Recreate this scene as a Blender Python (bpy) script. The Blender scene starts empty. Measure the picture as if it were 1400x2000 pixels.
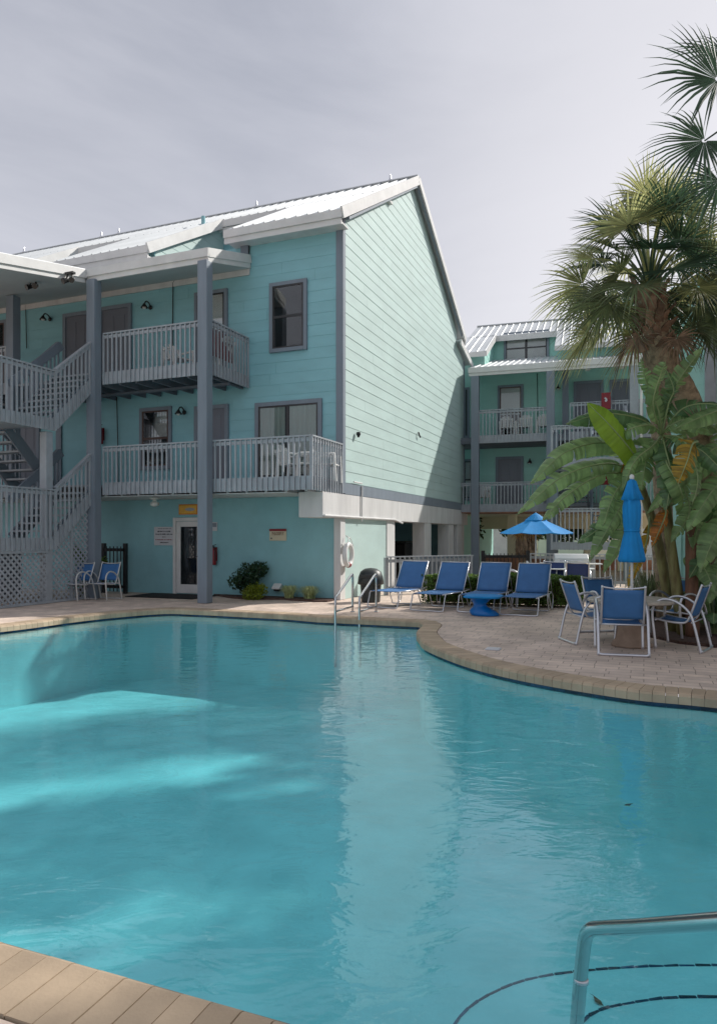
import bpy, bmesh, math, random
from mathutils import Vector, Matrix, noise
R = math.radians
rnd = random.Random(11)
sc = bpy.context.scene
COL = sc.collection
F, HZ, EYE = 1390.0, 1045.0, 1.55            # focal length in photo pixels, horizon row, eye height

# ------------------------------------------------------------------ camera
cd = bpy.data.cameras.new('camera'); cam = bpy.data.objects.new('camera', cd); COL.objects.link(cam)
cam.location = (0, 0, EYE); cam.rotation_euler = (R(90), 0, 0)
cd.sensor_fit = 'HORIZONTAL'; cd.sensor_width = 36; cd.lens = 36*F/1400
cd.shift_y = 45/1400; cd.clip_start = .05; cd.clip_end = 3000
sc.camera = cam
sc.view_settings.view_transform = 'Standard'; sc.view_settings.look = 'None'
sc.view_settings.exposure = 0.42; sc.view_settings.gamma = 1
sc.render.resolution_x = 716; sc.render.resolution_y = 1024

# ------------------------------------------------------------------ light
SUN_EL, SUN_AZ = 39.0, 60.0                  # azimuth measured clockwise from +Y
sdir = Vector((math.sin(R(SUN_AZ))*math.cos(R(SUN_EL)), math.cos(R(SUN_AZ))*math.cos(R(SUN_EL)), math.sin(R(SUN_EL))))
sl = bpy.data.lights.new('sun', 'SUN'); sl.energy = 3.4; sl.angle = R(1.3); sl.color = (1, .95, .89)
so = bpy.data.objects.new('sun', sl); COL.objects.link(so); so.rotation_euler = sdir.to_track_quat('Z', 'Y').to_euler()

world = bpy.data.worlds.new('World'); sc.world = world; world.use_nodes = True
nt = world.node_tree; nt.nodes.clear()
N = nt.nodes.new; L = nt.links.new
out = N('ShaderNodeOutputWorld'); bg1 = N('ShaderNodeBackground'); bg2 = N('ShaderNodeBackground'); mx = N('ShaderNodeMixShader')
sky = N('ShaderNodeTexSky'); sky.sky_type = 'NISHITA'; sky.sun_disc = False
sky.sun_elevation = R(SUN_EL); sky.sun_rotation = R(SUN_AZ)
L(sky.outputs[0], bg1.inputs[0]); bg1.inputs[1].default_value = .09
tc = N('ShaderNodeTexCoord'); mp = N('ShaderNodeMapping'); mp.inputs['Rotation'].default_value = (.2, .5, .3); mp.inputs['Scale'].default_value = (.9, 1.3, 3.4); mp.inputs['Location'].default_value = (2.3, .4, .1)
L(tc.outputs['Generated'], mp.inputs[0])
nz = N('ShaderNodeTexNoise'); nz.inputs['Scale'].default_value = 1.5; nz.inputs['Detail'].default_value = 7; nz.inputs['Roughness'].default_value = .55; nz.inputs['Distortion'].default_value = .6
L(mp.outputs[0], nz.inputs[0])
cr = N('ShaderNodeValToRGB'); cr.color_ramp.elements[0].position = .30; cr.color_ramp.elements[1].position = .72
cr.color_ramp.elements[0].color = (.32, .335, .39, 1); cr.color_ramp.elements[1].color = (.54, .545, .595, 1)
L(nz.outputs[0], cr.inputs[0])
dp = N('ShaderNodeVectorMath'); dp.operation = 'DOT_PRODUCT'; dp.inputs[1].default_value = Vector((.55, .80, .24)).normalized()
L(tc.outputs['Generated'], dp.inputs[0])
mr = N('ShaderNodeMapRange'); mr.inputs[1].default_value = .76; mr.inputs[2].default_value = 1.0; mr.inputs[3].default_value = 0; mr.inputs[4].default_value = 1; mr.interpolation_type = 'SMOOTHSTEP'
L(dp.outputs['Value'], mr.inputs[0])
mc = N('ShaderNodeMixRGB'); mc.inputs[2].default_value = (.66, .65, .68, 1)
L(mr.outputs[0], mc.inputs[0]); L(cr.outputs[0], mc.inputs[1])
L(mc.outputs[0], bg2.inputs[0]); bg2.inputs[1].default_value = 1.0
mx.inputs[0].default_value = .93
L(bg1.outputs[0], mx.inputs[1]); L(bg2.outputs[0], mx.inputs[2]); L(mx.outputs[0], out.inputs[0])

# ------------------------------------------------------------------ materials
def newmat(name):
    m = bpy.data.materials.new(name); m.use_nodes = True
    return m, m.node_tree, m.node_tree.nodes['Principled BSDF']
def pm(name, col, rough=.6, var=.10, scale=2.5, bump=0., bscale=50, metal=0., spec=.5, island=0., stretch=(1, 1, 1), tint=None, coat=0.):
    m, t, b = newmat(name); n = t.nodes.new; l = t.links.new
    b.inputs['Roughness'].default_value = rough; b.inputs['Metallic'].default_value = metal
    b.inputs['Specular IOR Level'].default_value = spec; b.inputs['Coat Weight'].default_value = coat
    co = n('ShaderNodeTexCoord'); mpp = n('ShaderNodeMapping'); mpp.inputs['Scale'].default_value = stretch; l(co.outputs['Object'], mpp.inputs[0])
    nz = n('ShaderNodeTexNoise'); nz.inputs['Scale'].default_value = scale; nz.inputs['Detail'].default_value = 5; nz.inputs['Roughness'].default_value = .6
    l(mpp.outputs[0], nz.inputs[0])
    rp = n('ShaderNodeValToRGB'); rp.color_ramp.elements[0].position = .3; rp.color_ramp.elements[1].position = .7
    c0 = [c*(1-var) for c in col]; c1 = [min(1, c*(1+var)) for c in col]
    if tint: c0 = [c*(1-var)*q for c, q in zip(col, tint)]
    rp.color_ramp.elements[0].color = (*c0, 1); rp.color_ramp.elements[1].color = (*c1, 1)
    l(nz.outputs[0], rp.inputs[0]); src = rp.outputs[0]
    if island:
        g = n('ShaderNodeNewGeometry'); mr = n('ShaderNodeMapRange'); mr.inputs[3].default_value = 1-island; mr.inputs[4].default_value = 1+island
        l(g.outputs['Random Per Island'], mr.inputs[0]); hv = n('ShaderNodeHueSaturation'); l(mr.outputs[0], hv.inputs['Value']); l(src, hv.inputs['Color']); src = hv.outputs[0]
    l(src, b.inputs['Base Color'])
    if bump:
        n2 = n('ShaderNodeTexNoise'); n2.inputs['Scale'].default_value = bscale; n2.inputs['Detail'].default_value = 4; l(co.outputs['Object'], n2.inputs[0])
        bp = n('ShaderNodeBump'); bp.inputs['Strength'].default_value = bump; bp.inputs['Distance'].default_value = .02; l(n2.outputs[0], bp.inputs['Height']); l(bp.outputs[0], b.inputs['Normal'])
    return m
def leafmat(name, col, trans=.35, var=.3, rough=.45, island=.35, scale=3.):
    m = pm(name, col, rough, var, scale, island=island); t = m.node_tree; b = t.nodes['Principled BSDF']
    tr = t.nodes.new('ShaderNodeBsdfTranslucent'); ms = t.nodes.new('ShaderNodeMixShader'); ms.inputs[0].default_value = trans
    src = b.inputs['Base Color'].links[0].from_socket; hv = t.nodes.new('ShaderNodeHueSaturation'); hv.inputs['Value'].default_value = 1.5; hv.inputs['Hue'].default_value = .485
    t.links.new(src, hv.inputs['Color']); t.links.new(hv.outputs[0], tr.inputs[0])
    o = t.nodes['Material Output']; t.links.new(b.outputs[0], ms.inputs[1]); t.links.new(tr.outputs[0], ms.inputs[2]); t.links.new(ms.outputs[0], o.inputs[0])
    return m
M = {}
M['gable'] = pm('sunlit_siding', (.45, .59, .565), .62, .07, .8, .15, 30, stretch=(1, 1, 3), island=.02)  # paler siding for sun-facing walls: sunlight put into the colour
M['far_siding'] = pm('lightened_mint_siding', (.36, .66, .59), .62, .05, .8, .15, 30, stretch=(1, 1, 3), island=.025)  # siding tone lightened so the colour carries the far walls' extra brightness
M['siding'] = pm('siding_paint', (.26, .52, .57), .62, .08, .8, .15, 30, stretch=(1, 1, 3), island=.025)
M['stucco'] = pm('stucco_paint', (.25, .49, .53), .75, .10, 1.2, .5, 45)
M['grey'] = pm('grey_blue_paint', (.20, .24, .285), .55, .10, 2.2, .2, 40, stretch=(2, 2, .35))
M['rail'] = pm('light_grey_paint', (.34, .37, .40), .5, .12, 3, .2, 40, island=.06)
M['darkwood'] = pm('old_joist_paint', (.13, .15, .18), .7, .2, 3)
M['white'] = pm('white_trim_paint', (.66, .66, .645), .45, .09, 2.5)
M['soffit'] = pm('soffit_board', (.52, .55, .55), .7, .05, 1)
M['beam'] = pm('white_concrete', (.62, .62, .61), .7, .12, 2.0, .3, 30, stretch=(1.5, 1.5, .3))
M['roof'] = pm('white_metal_roof', (.58, .61, .62), .42, .10, .8, metal=.15, stretch=(.5, 1, 1), spec=.7)
M['door'] = pm('grey_door_paint', (.16, .175, .21), .45, .06, 1)
M['brown'] = pm('brown_window_sash', (.09, .05, .04), .4, .1, 3)
M['bronze'] = pm('dark_bronze_sash', (.05, .05, .052), .35, .1, 3, metal=.3)
M['blind'] = pm('pale_blind', (.86, .88, .87), .8, .04, 1)
M['curtain'] = pm('pale_curtain', (.50, .58, .54), .85, .12, 6, stretch=(6, 6, .3))
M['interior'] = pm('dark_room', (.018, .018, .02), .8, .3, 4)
M['alu'] = pm('brushed_aluminium', (.62, .63, .66), .3, .06, 8, metal=.75)
M['steel'] = pm('stainless_steel', (.60, .60, .60), .14, .05, 5, metal=1.)
M['paletube'] = pm('cream_frame_tube', (.60, .60, .58), .4, .06, 8, metal=.2)
M['sling'] = pm('blue_mesh_sling', (.042, .155, .37), .6, .10, 5, .25, 260)
M['sling_dark'] = pm('navy_mesh_sling', (.02, .045, .16), .6, .10, 5, .25, 260)
M['canvas'] = pm('bright_blue_canvas', (.0, .225, .57), .75, .12, 3, .2, 120)
M['plastic_blue'] = pm('blue_moulded_plastic', (.0, .16, .52), .35, .06, 3)
M['plastic_white'] = pm('white_moulded_plastic', (.72, .72, .70), .4, .04, 3)
M['black'] = pm('black_painted_metal', (.012, .012, .014), .4, .2, 5)
M['lampblack'] = pm('black_lamp_enamel', (.015, .016, .016), .35, .2, 5)
M['bin'] = pm('dark_bin_plastic', (.025, .032, .032), .45, .15, 4)
M['red'] = pm('red_enamel', (.21, .005, .012), .35, .1, 4)
M['stone'] = pm('tan_cast_stone', (.36, .26, .19), .8, .2, 6, .6, 60)
M['tabletop'] = pm('mottled_stone_top', (.40, .36, .30), .55, .25, 14, .2, 60)
M['mulch'] = pm('brown_mulch', (.10, .058, .045), .95, .5, 18, 1., 60)
M['bark'] = pm('palm_bark', (.29, .225, .15), .9, .55, 9, 1., 22)
M['boot'] = pm('palm_boot', (.24, .145, .095), .85, .4, 6, .8, 30, island=.35)
M['thatch'] = pm('dry_thatch', (.20, .135, .09), .9, .4, 9, island=.35)
M['rust'] = leafmat('dead_orange_leaf', (.40, .15, .02), .3, .4)
M['yellow'] = leafmat('yellowing_leaf', (.38, .25, .03), .35, .4)
M['palm'] = leafmat('palm_leaf', (.13, .17, .08), .34, .35, .38)
M['palm_lit'] = leafmat('sunlit_palm_leaf', (.34, .36, .16), .45, .3, .55)  # brighter frond tone: sunlight in the crown put into the leaf colour
M['palm_dark'] = leafmat('dark_palm_leaf', (.045, .09, .05), .28, .3, .6)  # darker green frond tone
M['banana'] = leafmat('banana_leaf', (.20, .32, .13), .40, .3, .38, .28)
M['banana_dark'] = leafmat('dark_banana_leaf', (.10, .19, .08), .34, .3, .35, .28)
M['banana_lime'] = leafmat('lime_banana_leaf', (.20, .33, .035), .5, .18, .4, .1)
M['midrib'] = pm('pale_leaf_rib', (.24, .31, .14), .5, .15, 4)
M['stemgreen'] = pm('banana_stem', (.20, .20, .075), .6, .45, 4, .3, 20, stretch=(3, 3, .6), tint=(1, .6, .5))
M['stembrown'] = pm('dry_banana_stem', (.17, .085, .05), .8, .45, 5, .6, 25, stretch=(3, 3, .5))
M['shrub'] = leafmat('dark_shrub_leaf', (.022, .060, .024), .2, .35, .4, .45)
M['hedge'] = leafmat('clipped_hedge_leaf', (.10, .18, .035), .35, .35, .4, .55)
M['lime'] = leafmat('lime_shrub_leaf', (.19, .24, .02), .35, .3, .45, .4)
M['tuft'] = leafmat('striped_grass_blade', (.46, .52, .27), .35, .35, .5, .4)
M['tree'] = leafmat('far_tree_leaf', (.035, .075, .025), .25, .35, .5, .5)
M['trunk'] = pm('tree_trunk', (.12, .09, .065), .9, .3, 5, .6, 20)
M['twig'] = pm('woody_stem', (.09, .06, .035), .85, .3, 5)
M['cream'] = pm('cream_wall_paint', (.86, .79, .60), .75, .06, 1)
M['sage'] = pm('pale_sage_paint', (.66, .76, .60), .7, .06, 1)
M['asphalt'] = pm('pale_driveway', (.42, .38, .33), .9, .15, 1.2, .3, 60)
M['mat'] = pm('black_rubber_mat', (.012, .011, .011), .9, .2, 8, .5, 120)
M['signwhite'] = pm('sign_white', (.52, .53, .55), .5, .04, 3)
M['signcream'] = pm('sign_cream', (.56, .50, .36), .5, .05, 3)
M['signorange'] = pm('sign_orange', (.66, .22, .02), .5, .10, 6)
M['signgold'] = pm('sign_gold', (.75, .42, .07), .5, .12, 8)
M['ink'] = pm('sign_ink', (.03, .035, .05), .6, .1, 3)
M['plaster'] = pm('pool_plaster', (.51, .69, .70), .8, .10, 1.6, .1, 20)
M['terracotta'] = pm('terracotta_ground', (.40, .20, .13), .9, .2, 3)
M['mulchless'] = pm('grey_mortar', (.27, .22, .17), .9, .1, 5)
M['lens'] = pm('frosted_lamp_glass', (.65, .66, .62), .3, .03, 3)

def m_glass():
    m, t, b = newmat('window_glass'); t.nodes.remove(b); n = t.nodes.new; l = t.links.new
    fr = n('ShaderNodeFresnel'); fr.inputs[0].default_value = 1.6
    tr = n('ShaderNodeBsdfTransparent'); tr.inputs[0].default_value = (.88, .9, .9, 1)
    gl = n('ShaderNodeBsdfGlossy'); gl.inputs['Roughness'].default_value = .03; gl.inputs[0].default_value = (.9, .9, .9, 1)
    ms = n('ShaderNodeMixShader'); l(fr.outputs[0], ms.inputs[0]); l(tr.outputs[0], ms.inputs[1]); l(gl.outputs[0], ms.inputs[2]); l(ms.outputs[0], t.nodes['Material Output'].inputs[0])
    return m
M['glass'] = m_glass()
def m_water():
    m, t, b = newmat('pool_water'); t.nodes.remove(b); n = t.nodes.new; l = t.links.new
    co = n('ShaderNodeTexCoord'); mp1 = n('ShaderNodeMapping'); mp1.inputs['Scale'].default_value = (1, 1.7, 1); mp1.inputs['Rotation'].default_value = (0, 0, R(14)); l(co.outputs['Object'], mp1.inputs[0])
    a = n('ShaderNodeTexNoise'); a.inputs['Scale'].default_value = 2.6; a.inputs['Detail'].default_value = 3; a.inputs['Distortion'].default_value = .8; l(mp1.outputs[0], a.inputs[0])
    c = n('ShaderNodeTexNoise'); c.inputs['Scale'].default_value = 13; c.inputs['Detail'].default_value = 3; c.inputs['Distortion'].default_value = .5; l(mp1.outputs[0], c.inputs[0])
    # calm and ruffled areas of the surface
    w = n('ShaderNodeTexNoise'); w.inputs['Scale'].default_value = .33; w.inputs['Detail'].default_value = 2; l(co.outputs['Object'], w.inputs[0])
    wr = n('ShaderNodeMapRange'); wr.inputs[1].default_value = .35; wr.inputs[2].default_value = .68; wr.inputs[3].default_value = .12; wr.inputs[4].default_value = 1.; l(w.outputs[0], wr.inputs[0])
    mu = n('ShaderNodeMath'); mu.operation = 'MULTIPLY'; l(c.outputs[0], mu.inputs[0]); l(wr.outputs[0], mu.inputs[1])
    mu2 = n('ShaderNodeMath'); mu2.operation = 'MULTIPLY_ADD'; mu2.inputs[1].default_value = .30; l(mu.outputs[0], mu2.inputs[0]); l(a.outputs[0], mu2.inputs[2])
    bp = n('ShaderNodeBump'); bp.inputs['Strength'].default_value = .24; bp.inputs['Distance'].default_value = .032; l(mu2.outputs[0], bp.inputs['Height'])
    gg = n('ShaderNodeNewGeometry'); dt = n('ShaderNodeVectorMath'); dt.operation = 'DOT_PRODUCT'; l(gg.outputs['Incoming'], dt.inputs[0]); l(bp.outputs[0], dt.inputs[1])
    def mth(op, a, b=0.):
        k = n('ShaderNodeMath'); k.operation = op
        for i, v in enumerate((a, b)):
            if hasattr(v, 'links'): l(v, k.inputs[i])
            else: k.inputs[i].default_value = v
        return k.outputs[0]
    sch = mth('ADD', mth('MULTIPLY', mth('POWER', mth('SUBTRACT', 1., mth('ABSOLUTE', dt.outputs['Value'])), 4.6), .96), .045)
    tr = n('ShaderNodeBsdfTransparent'); tr.inputs[0].default_value = (.54, .945, .985, 1)
    gl = n('ShaderNodeBsdfGlossy'); gl.inputs['Roughness'].default_value = .02; gl.inputs[0].default_value = (.95, .97, 1, 1); l(bp.outputs[0], gl.inputs['Normal'])
    ms = n('ShaderNodeMixShader'); l(sch, ms.inputs[0]); l(tr.outputs[0], ms.inputs[1]); l(gl.outputs[0], ms.inputs[2]); l(ms.outputs[0], t.nodes['Material Output'].inputs[0])
    return m
M['water'] = m_water()
def m_paver():
    m, t, b = newmat('deck_pavers'); n = t.nodes.new; l = t.links.new
    co = n('ShaderNodeTexCoord'); mp = n('ShaderNodeMapping'); mp.inputs['Rotation'].default_value = (0, 0, R(21.84)); l(co.outputs['Object'], mp.inputs[0])
    br = n('ShaderNodeTexBrick'); br.inputs['Scale'].default_value = 1; br.inputs['Brick Width'].default_value = .27; br.inputs['Row Height'].default_value = .165
    br.inputs['Mortar Size'].default_value = .006; br.inputs['Mortar Smooth'].default_value = .3; br.offset = .5; br.squash = 1.35; br.squash_frequency = 3; br.inputs['Bias'].default_value = -.1
    br.inputs['Color1'].default_value = (.68, .55, .45, 1); br.inputs['Color2'].default_value = (.55, .445, .375, 1); br.inputs['Mortar'].default_value = (.33, .265, .215, 1)
    l(mp.outputs[0], br.inputs[0])
    nz = n('ShaderNodeTexNoise'); nz.inputs['Scale'].default_value = 1.3; nz.inputs['Detail'].default_value = 6; nz.inputs['Roughness'].default_value = .65; l(co.outputs['Object'], nz.inputs[0])
    mr = n('ShaderNodeMapRange'); mr.inputs[1].default_value = .3; mr.inputs[2].default_value = .7; mr.inputs[3].default_value = .72; mr.inputs[4].default_value = 1.24; l(nz.outputs[0], mr.inputs[0])
    hv = n('ShaderNodeHueSaturation'); l(mr.outputs[0], hv.inputs['Value']); l(br.outputs[0], hv.inputs['Color']); l(hv.outputs[0], b.inputs['Base Color'])
    n2 = n('ShaderNodeTexNoise'); n2.inputs['Scale'].default_value = 55; n2.inputs['Detail'].default_value = 4; l(co.outputs['Object'], n2.inputs[0])
    ad = n('ShaderNodeMath'); ad.operation = 'MULTIPLY_ADD'; ad.inputs[1].default_value = -1.4; l(br.outputs['Fac'], ad.inputs[0]); l(n2.outputs[0], ad.inputs[2])
    bp = n('ShaderNodeBump'); bp.inputs['Strength'].default_value = .4; bp.inputs['Distance'].default_value = .008; l(ad.outputs[0], bp.inputs['Height']); l(bp.outputs[0], b.inputs['Normal'])
    b.inputs['Roughness'].default_value = .8
    return m
M['paver'] = m_paver()
M['coping'] = pm('coping_brick', (.43, .33, .225), .75, .14, 3, .12, 70, island=.13)
M['tile'] = pm('navy_waterline_tile', (.012, .045, .10), .25, .3, 20, island=.5)

# ------------------------------------------------------------------ mesh builder
class MB:
    def __init__(s): s.v = []; s.f = []
    def add(s, vs, fs):
        k = len(s.v); s.v += [tuple(a) for a in vs]; s.f += [tuple(i+k for i in f) for f in fs]; return s
    def box(s, x0, x1, y0, y1, z0, z1):
        return s.add([(x, y, z) for x in (x0, x1) for y in (y0, y1) for z in (z0, z1)], [(0, 1, 3, 2), (4, 6, 7, 5), (0, 4, 5, 1), (2, 3, 7, 6), (0, 2, 6, 4), (1, 5, 7, 3)])
    def bar(s, p, q, w, h, up=(0, 0, 1)):
        p, q = Vector(p), Vector(q); d = (q-p).normalized(); up = Vector(up)
        if abs(d.dot(up)) > .99: up = Vector((0, 1, 0))
        a = d.cross(up).normalized()*w/2; b = a.cross(d).normalized()*h/2
        return s.add([c+i*a+j*b for c in (p, q) for i in (-1, 1) for j in (-1, 1)], [(0, 1, 3, 2), (4, 6, 7, 5), (0, 4, 5, 1), (2, 3, 7, 6), (0, 2, 6, 4), (1, 5, 7, 3)])
    def prism(s, poly, ax, d0, d1):
        def P(a, b, d): return {'x': (d, a, b), 'y': (a, d, b), 'z': (a, b, d)}[ax]
        n = len(poly); vs = [P(a, b, d0) for a, b in poly]+[P(a, b, d1) for a, b in poly]
        return s.add(vs, [tuple(range(n)), tuple(range(2*n-1, n-1, -1))]+[(i, (i+1) % n, n+(i+1) % n, n+i) for i in range(n)])
    def tube(s, pts, r, n=8, caps=True, closed=False):
        pts = [Vector(p) for p in pts]; m = len(pts); rs = r if isinstance(r, (list, tuple)) else [r]*m
        vs = []; fs = []; pa = None
        for i, p in enumerate(pts):
            if closed: d = pts[(i+1) % m]-pts[i-1]
            else: d = pts[min(i+1, m-1)]-pts[max(i-1, 0)]
            d.normalize()
            if pa is None:
                pa = d.cross(Vector((0, 0, 1)))
                if pa.length < .1: pa = d.cross(Vector((0, 1, 0)))
            pa = (pa-d*pa.dot(d)).normalized(); b = d.cross(pa)
            vs += [p+rs[i]*(math.cos(2*math.pi*k/n)*pa+math.sin(2*math.pi*k/n)*b) for k in range(n)]
        for i in range(m if closed else m-1):
            j = (i+1) % m
            fs += [(i*n+k, i*n+(k+1) % n, j*n+(k+1) % n, j*n+k) for k in range(n)]
        if caps and not closed: fs += [tuple(range(n-1, -1, -1)), tuple((m-1)*n+k for k in range(n))]
        return s.add(vs, fs)
    def lathe(s, prof, c=(0, 0, 0), n=24, fn=None):
        vs = []
        for r, z in prof:
            for k in range(n):
                a = 2*math.pi*k/n; q = r*(fn(a, z) if fn else 1)
                vs.append((c[0]+q*math.cos(a), c[1]+q*math.sin(a), c[2]+z))
        fs = [(i*n+k, i*n+(k+1) % n, (i+1)*n+(k+1) % n, (i+1)*n+k) for i in range(len(prof)-1) for k in range(n)]
        if prof[0][0] > 0: fs.append(tuple(range(n-1, -1, -1)))
        if prof[-1][0] > 0: fs.append(tuple((len(prof)-1)*n+k for k in range(n)))
        return s.add(vs, fs)
    def xf(s, m):
        s.v = [tuple(m @ Vector(p)) for p in s.v]; return s
    def build(s, name, mat, parent=None, smooth=False, bevel=0, solid=0):
        me = bpy.data.meshes.new(name); me.from_pydata(s.v, [], s.f)
        bm = bmesh.new(); bm.from_mesh(me); bmesh.ops.recalc_face_normals(bm, faces=bm.faces); bm.to_mesh(me); bm.free()
        if smooth: me.polygons.foreach_set('use_smooth', [True]*len(me.polygons))
        me.materials.append(mat); o = bpy.data.objects.new(name, me); COL.objects.link(o); o.parent = parent
        if bevel:
            b = o.modifiers.new('bevel', 'BEVEL'); b.width = bevel; b.segments = 2; b.limit_method = 'ANGLE'
        if solid:
            b = o.modifiers.new('solid', 'SOLIDIFY'); b.thickness = solid; b.offset = 0
        return o
def cr_path(pts, k=5):
    P = [Vector(p) for p in pts]; P = [P[0]*2-P[1]]+P+[P[-1]*2-P[-2]]; o = []
    for i in range(1, len(P)-2):
        a, b, c, d = P[i-1:i+3]
        for j in range(k):
            t = j/k; o.append(.5*((2*b)+(c-a)*t+(2*a-5*b+4*c-d)*t*t+(3*b-a-3*c+d)*t**3))
    o.append(P[-2]); return o
def tag(o, label=None, cat=None, group=None, kind=None):
    for k, v in (('label', label), ('category', cat), ('group', group), ('kind', kind)):
        if v: o[k] = v
    return o
def thing(name, label, cat, loc=(0, 0, 0), rz=0, group=None):
    o = bpy.data.objects.new(name, None); COL.objects.link(o); o.location = loc; o.rotation_euler = (0, 0, rz); o.empty_display_size = .2
    return tag(o, label, cat, group)
def copy_tree(o, parent=None):
    c = o.copy(); COL.objects.link(c); c.parent = parent
    for ch in [k for k in bpy.data.objects if k.parent == o]: copy_tree(ch, c)
    return c
def dup(o, label, loc, rz=0, group=None):
    c = copy_tree(o); c['label'] = label; c.location = loc; c.rotation_euler = (0, 0, rz)
    if group: c['group'] = group
    return c
def at(px, py, Y): return Vector(((px-700)/F*Y, Y, EYE+(HZ-py)/F*Y))
def G(px, py):
    Y = EYE*F/(py-HZ); return Vector(((px-700)/F*Y, Y, 0))

# ------------------------------------------------------------------ local frame of a building
class Frame:
    def __init__(s, px, Y, ex):
        s.o = Vector(((px-700)/F*Y, Y)); s.ex = Vector(ex).normalized(); s.ey = Vector((-s.ex.y, s.ex.x)); s.rz = math.atan2(s.ex.y, s.ex.x)
    def fx(s, px, y=0):
        r = (px-700)/F; return (r*(s.o.y+y*s.ey.y)-s.o.x-y*s.ey.x)/(s.ex.x-r*s.ex.y)
    def fy(s, px, x=0):
        r = (px-700)/F; return (r*(s.o.y+x*s.ex.y)-s.o.x-x*s.ex.x)/(s.ey.x-r*s.ey.y)
    def fz(s, py, x, y=0):
        return EYE+(HZ-py)/F*(s.o.y+x*s.ex.y+y*s.ey.y)
    def w(s, x, y, z=0):
        p = s.o+s.ex*x+s.ey*y; return Vector((p.x, p.y, z))
B1 = Frame(668, 17.0, (.928, -.372))
B2 = Frame(928, 27.8, (.9535, -.3012))

# ------------------------------------------------------------------ shared building pieces (all in the building's local frame, front faces -y)
def siding(mb, P, rng, z0, z1, h=.274):
    z = z0
    while z < z1-.02:
        t = min(z+h, z1)
        a0, a1 = rng(z+.001); b0, b1 = rng(t-.001)
        if a1-a0 > .02:
            if b1-b0 < .01: b0 = b1 = max(a0, min(a1, (b0+b1)/2))
            cuts = [0]; c = rnd.uniform(1.2, 4.2)
            while c < a1-a0-.5: cuts.append(c/(a1-a0)); c += rnd.choice((3.66, 3.66, 2.4))
            cuts.append(1)
            for u0, u1 in zip(cuts, cuts[1:]):
                g0, g1 = (.0015 if u0 > 0 else 0), (.0015 if u1 < 1 else 0); A0, A1, C0, C1 = a0+(a1-a0)*u0+g0, a0+(a1-a0)*u1-g1, b0+(b1-b0)*u0+g0, b0+(b1-b0)*u1-g1; e = .011+rnd.uniform(-.002, .002)
                mb.add([P(A0, z, e), P(A1, z, e), P(C1, t, .003), P(C0, t, .003), P(A0, z, -.02), P(A1, z, -.02), P(C1, t, -.02), P(C0, t, -.02)],
                       [(0, 1, 2, 3), (0, 4, 5, 1), (0, 3, 7, 4), (1, 5, 6, 2), (3, 2, 6, 7)])
        z = t
def ribbed(mb, x0, x1, y0, z0, y1, z1, pitch=.30):
    n = max(1, round((x1-x0)/pitch)); p = (x1-x0)/n; prof = []
    for i in range(n):
        a = x0+i*p; prof += [(a, 0), (a+p*.78, 0), (a+p*.84, .035), (a+p*.92, .035)]
    prof.append((x1, 0))
    L = math.hypot(y1-y0, z1-z0); ny, nzz = -(z1-z0)/L, (y1-y0)/L
    if nzz < 0: ny, nzz = -ny, -nzz
    vs = []
    for (yy, zz) in ((y0, z0), (y1, z1)):
        vs += [(x, yy+ny*h, zz+nzz*h) for x, h in prof]
    m = len(prof)
    vs += [(x0, y0-ny*.05, z0-nzz*.05), (x1, y0-ny*.05, z0-nzz*.05), (x0, y1-ny*.05, z1-nzz*.05), (x1, y1-ny*.05, z1-nzz*.05)]
    mb.add(vs, [(i, i+1, m+i+1, m+i) for i in range(m-1)]+[(2*m, 2*m+1, 2*m+3, 2*m+2)]+[(2*m, 2*m+2, m, 0), (2*m+1, m-1, 2*m-1, 2*m+3), tuple(range(m))+(2*m+1, 2*m)])
def railing(mb, p0, p1, zt0, zt1, zb0, zb1, fas=.30, step=.135, cap=True, side=1):
    p0, p1 = Vector(p0), Vector(p1); d = p1-p0; Ln = d.length; n = max(2, round(Ln/step)); dn = d.normalized(); nr = Vector((dn.y, -dn.x))*side
    V = lambda t, z, off=0: Vector((*(p0+d*t+nr*off), z))
    mb.bar(V(0, zt0-.02), V(1, zt1-.02), .10, .035)
    mb.bar(V(0, zt0-.10, .005), V(1, zt1-.10, .005), .035, .075)
    if fas: mb.bar(V(0, zb0+fas/2+.01, -.012), V(1, zb1+fas/2+.01, -.012), .035, fas)
    else: mb.bar(V(0, zb0+.10), V(1, zb1+.10), .035, .07)
    for i in range(n+1):
        t = (i+.02)/(n+.04); q = V(t, 0, .028 if fas else 0); zt = zt0+(zt1-zt0)*t-.04; zb = zb0+(zb1-zb0)*t
        mb.bar((q.x, q.y, zb), (q.x, q.y, zt), .034, .036, up=(dn.x, dn.y, 0))
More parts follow.
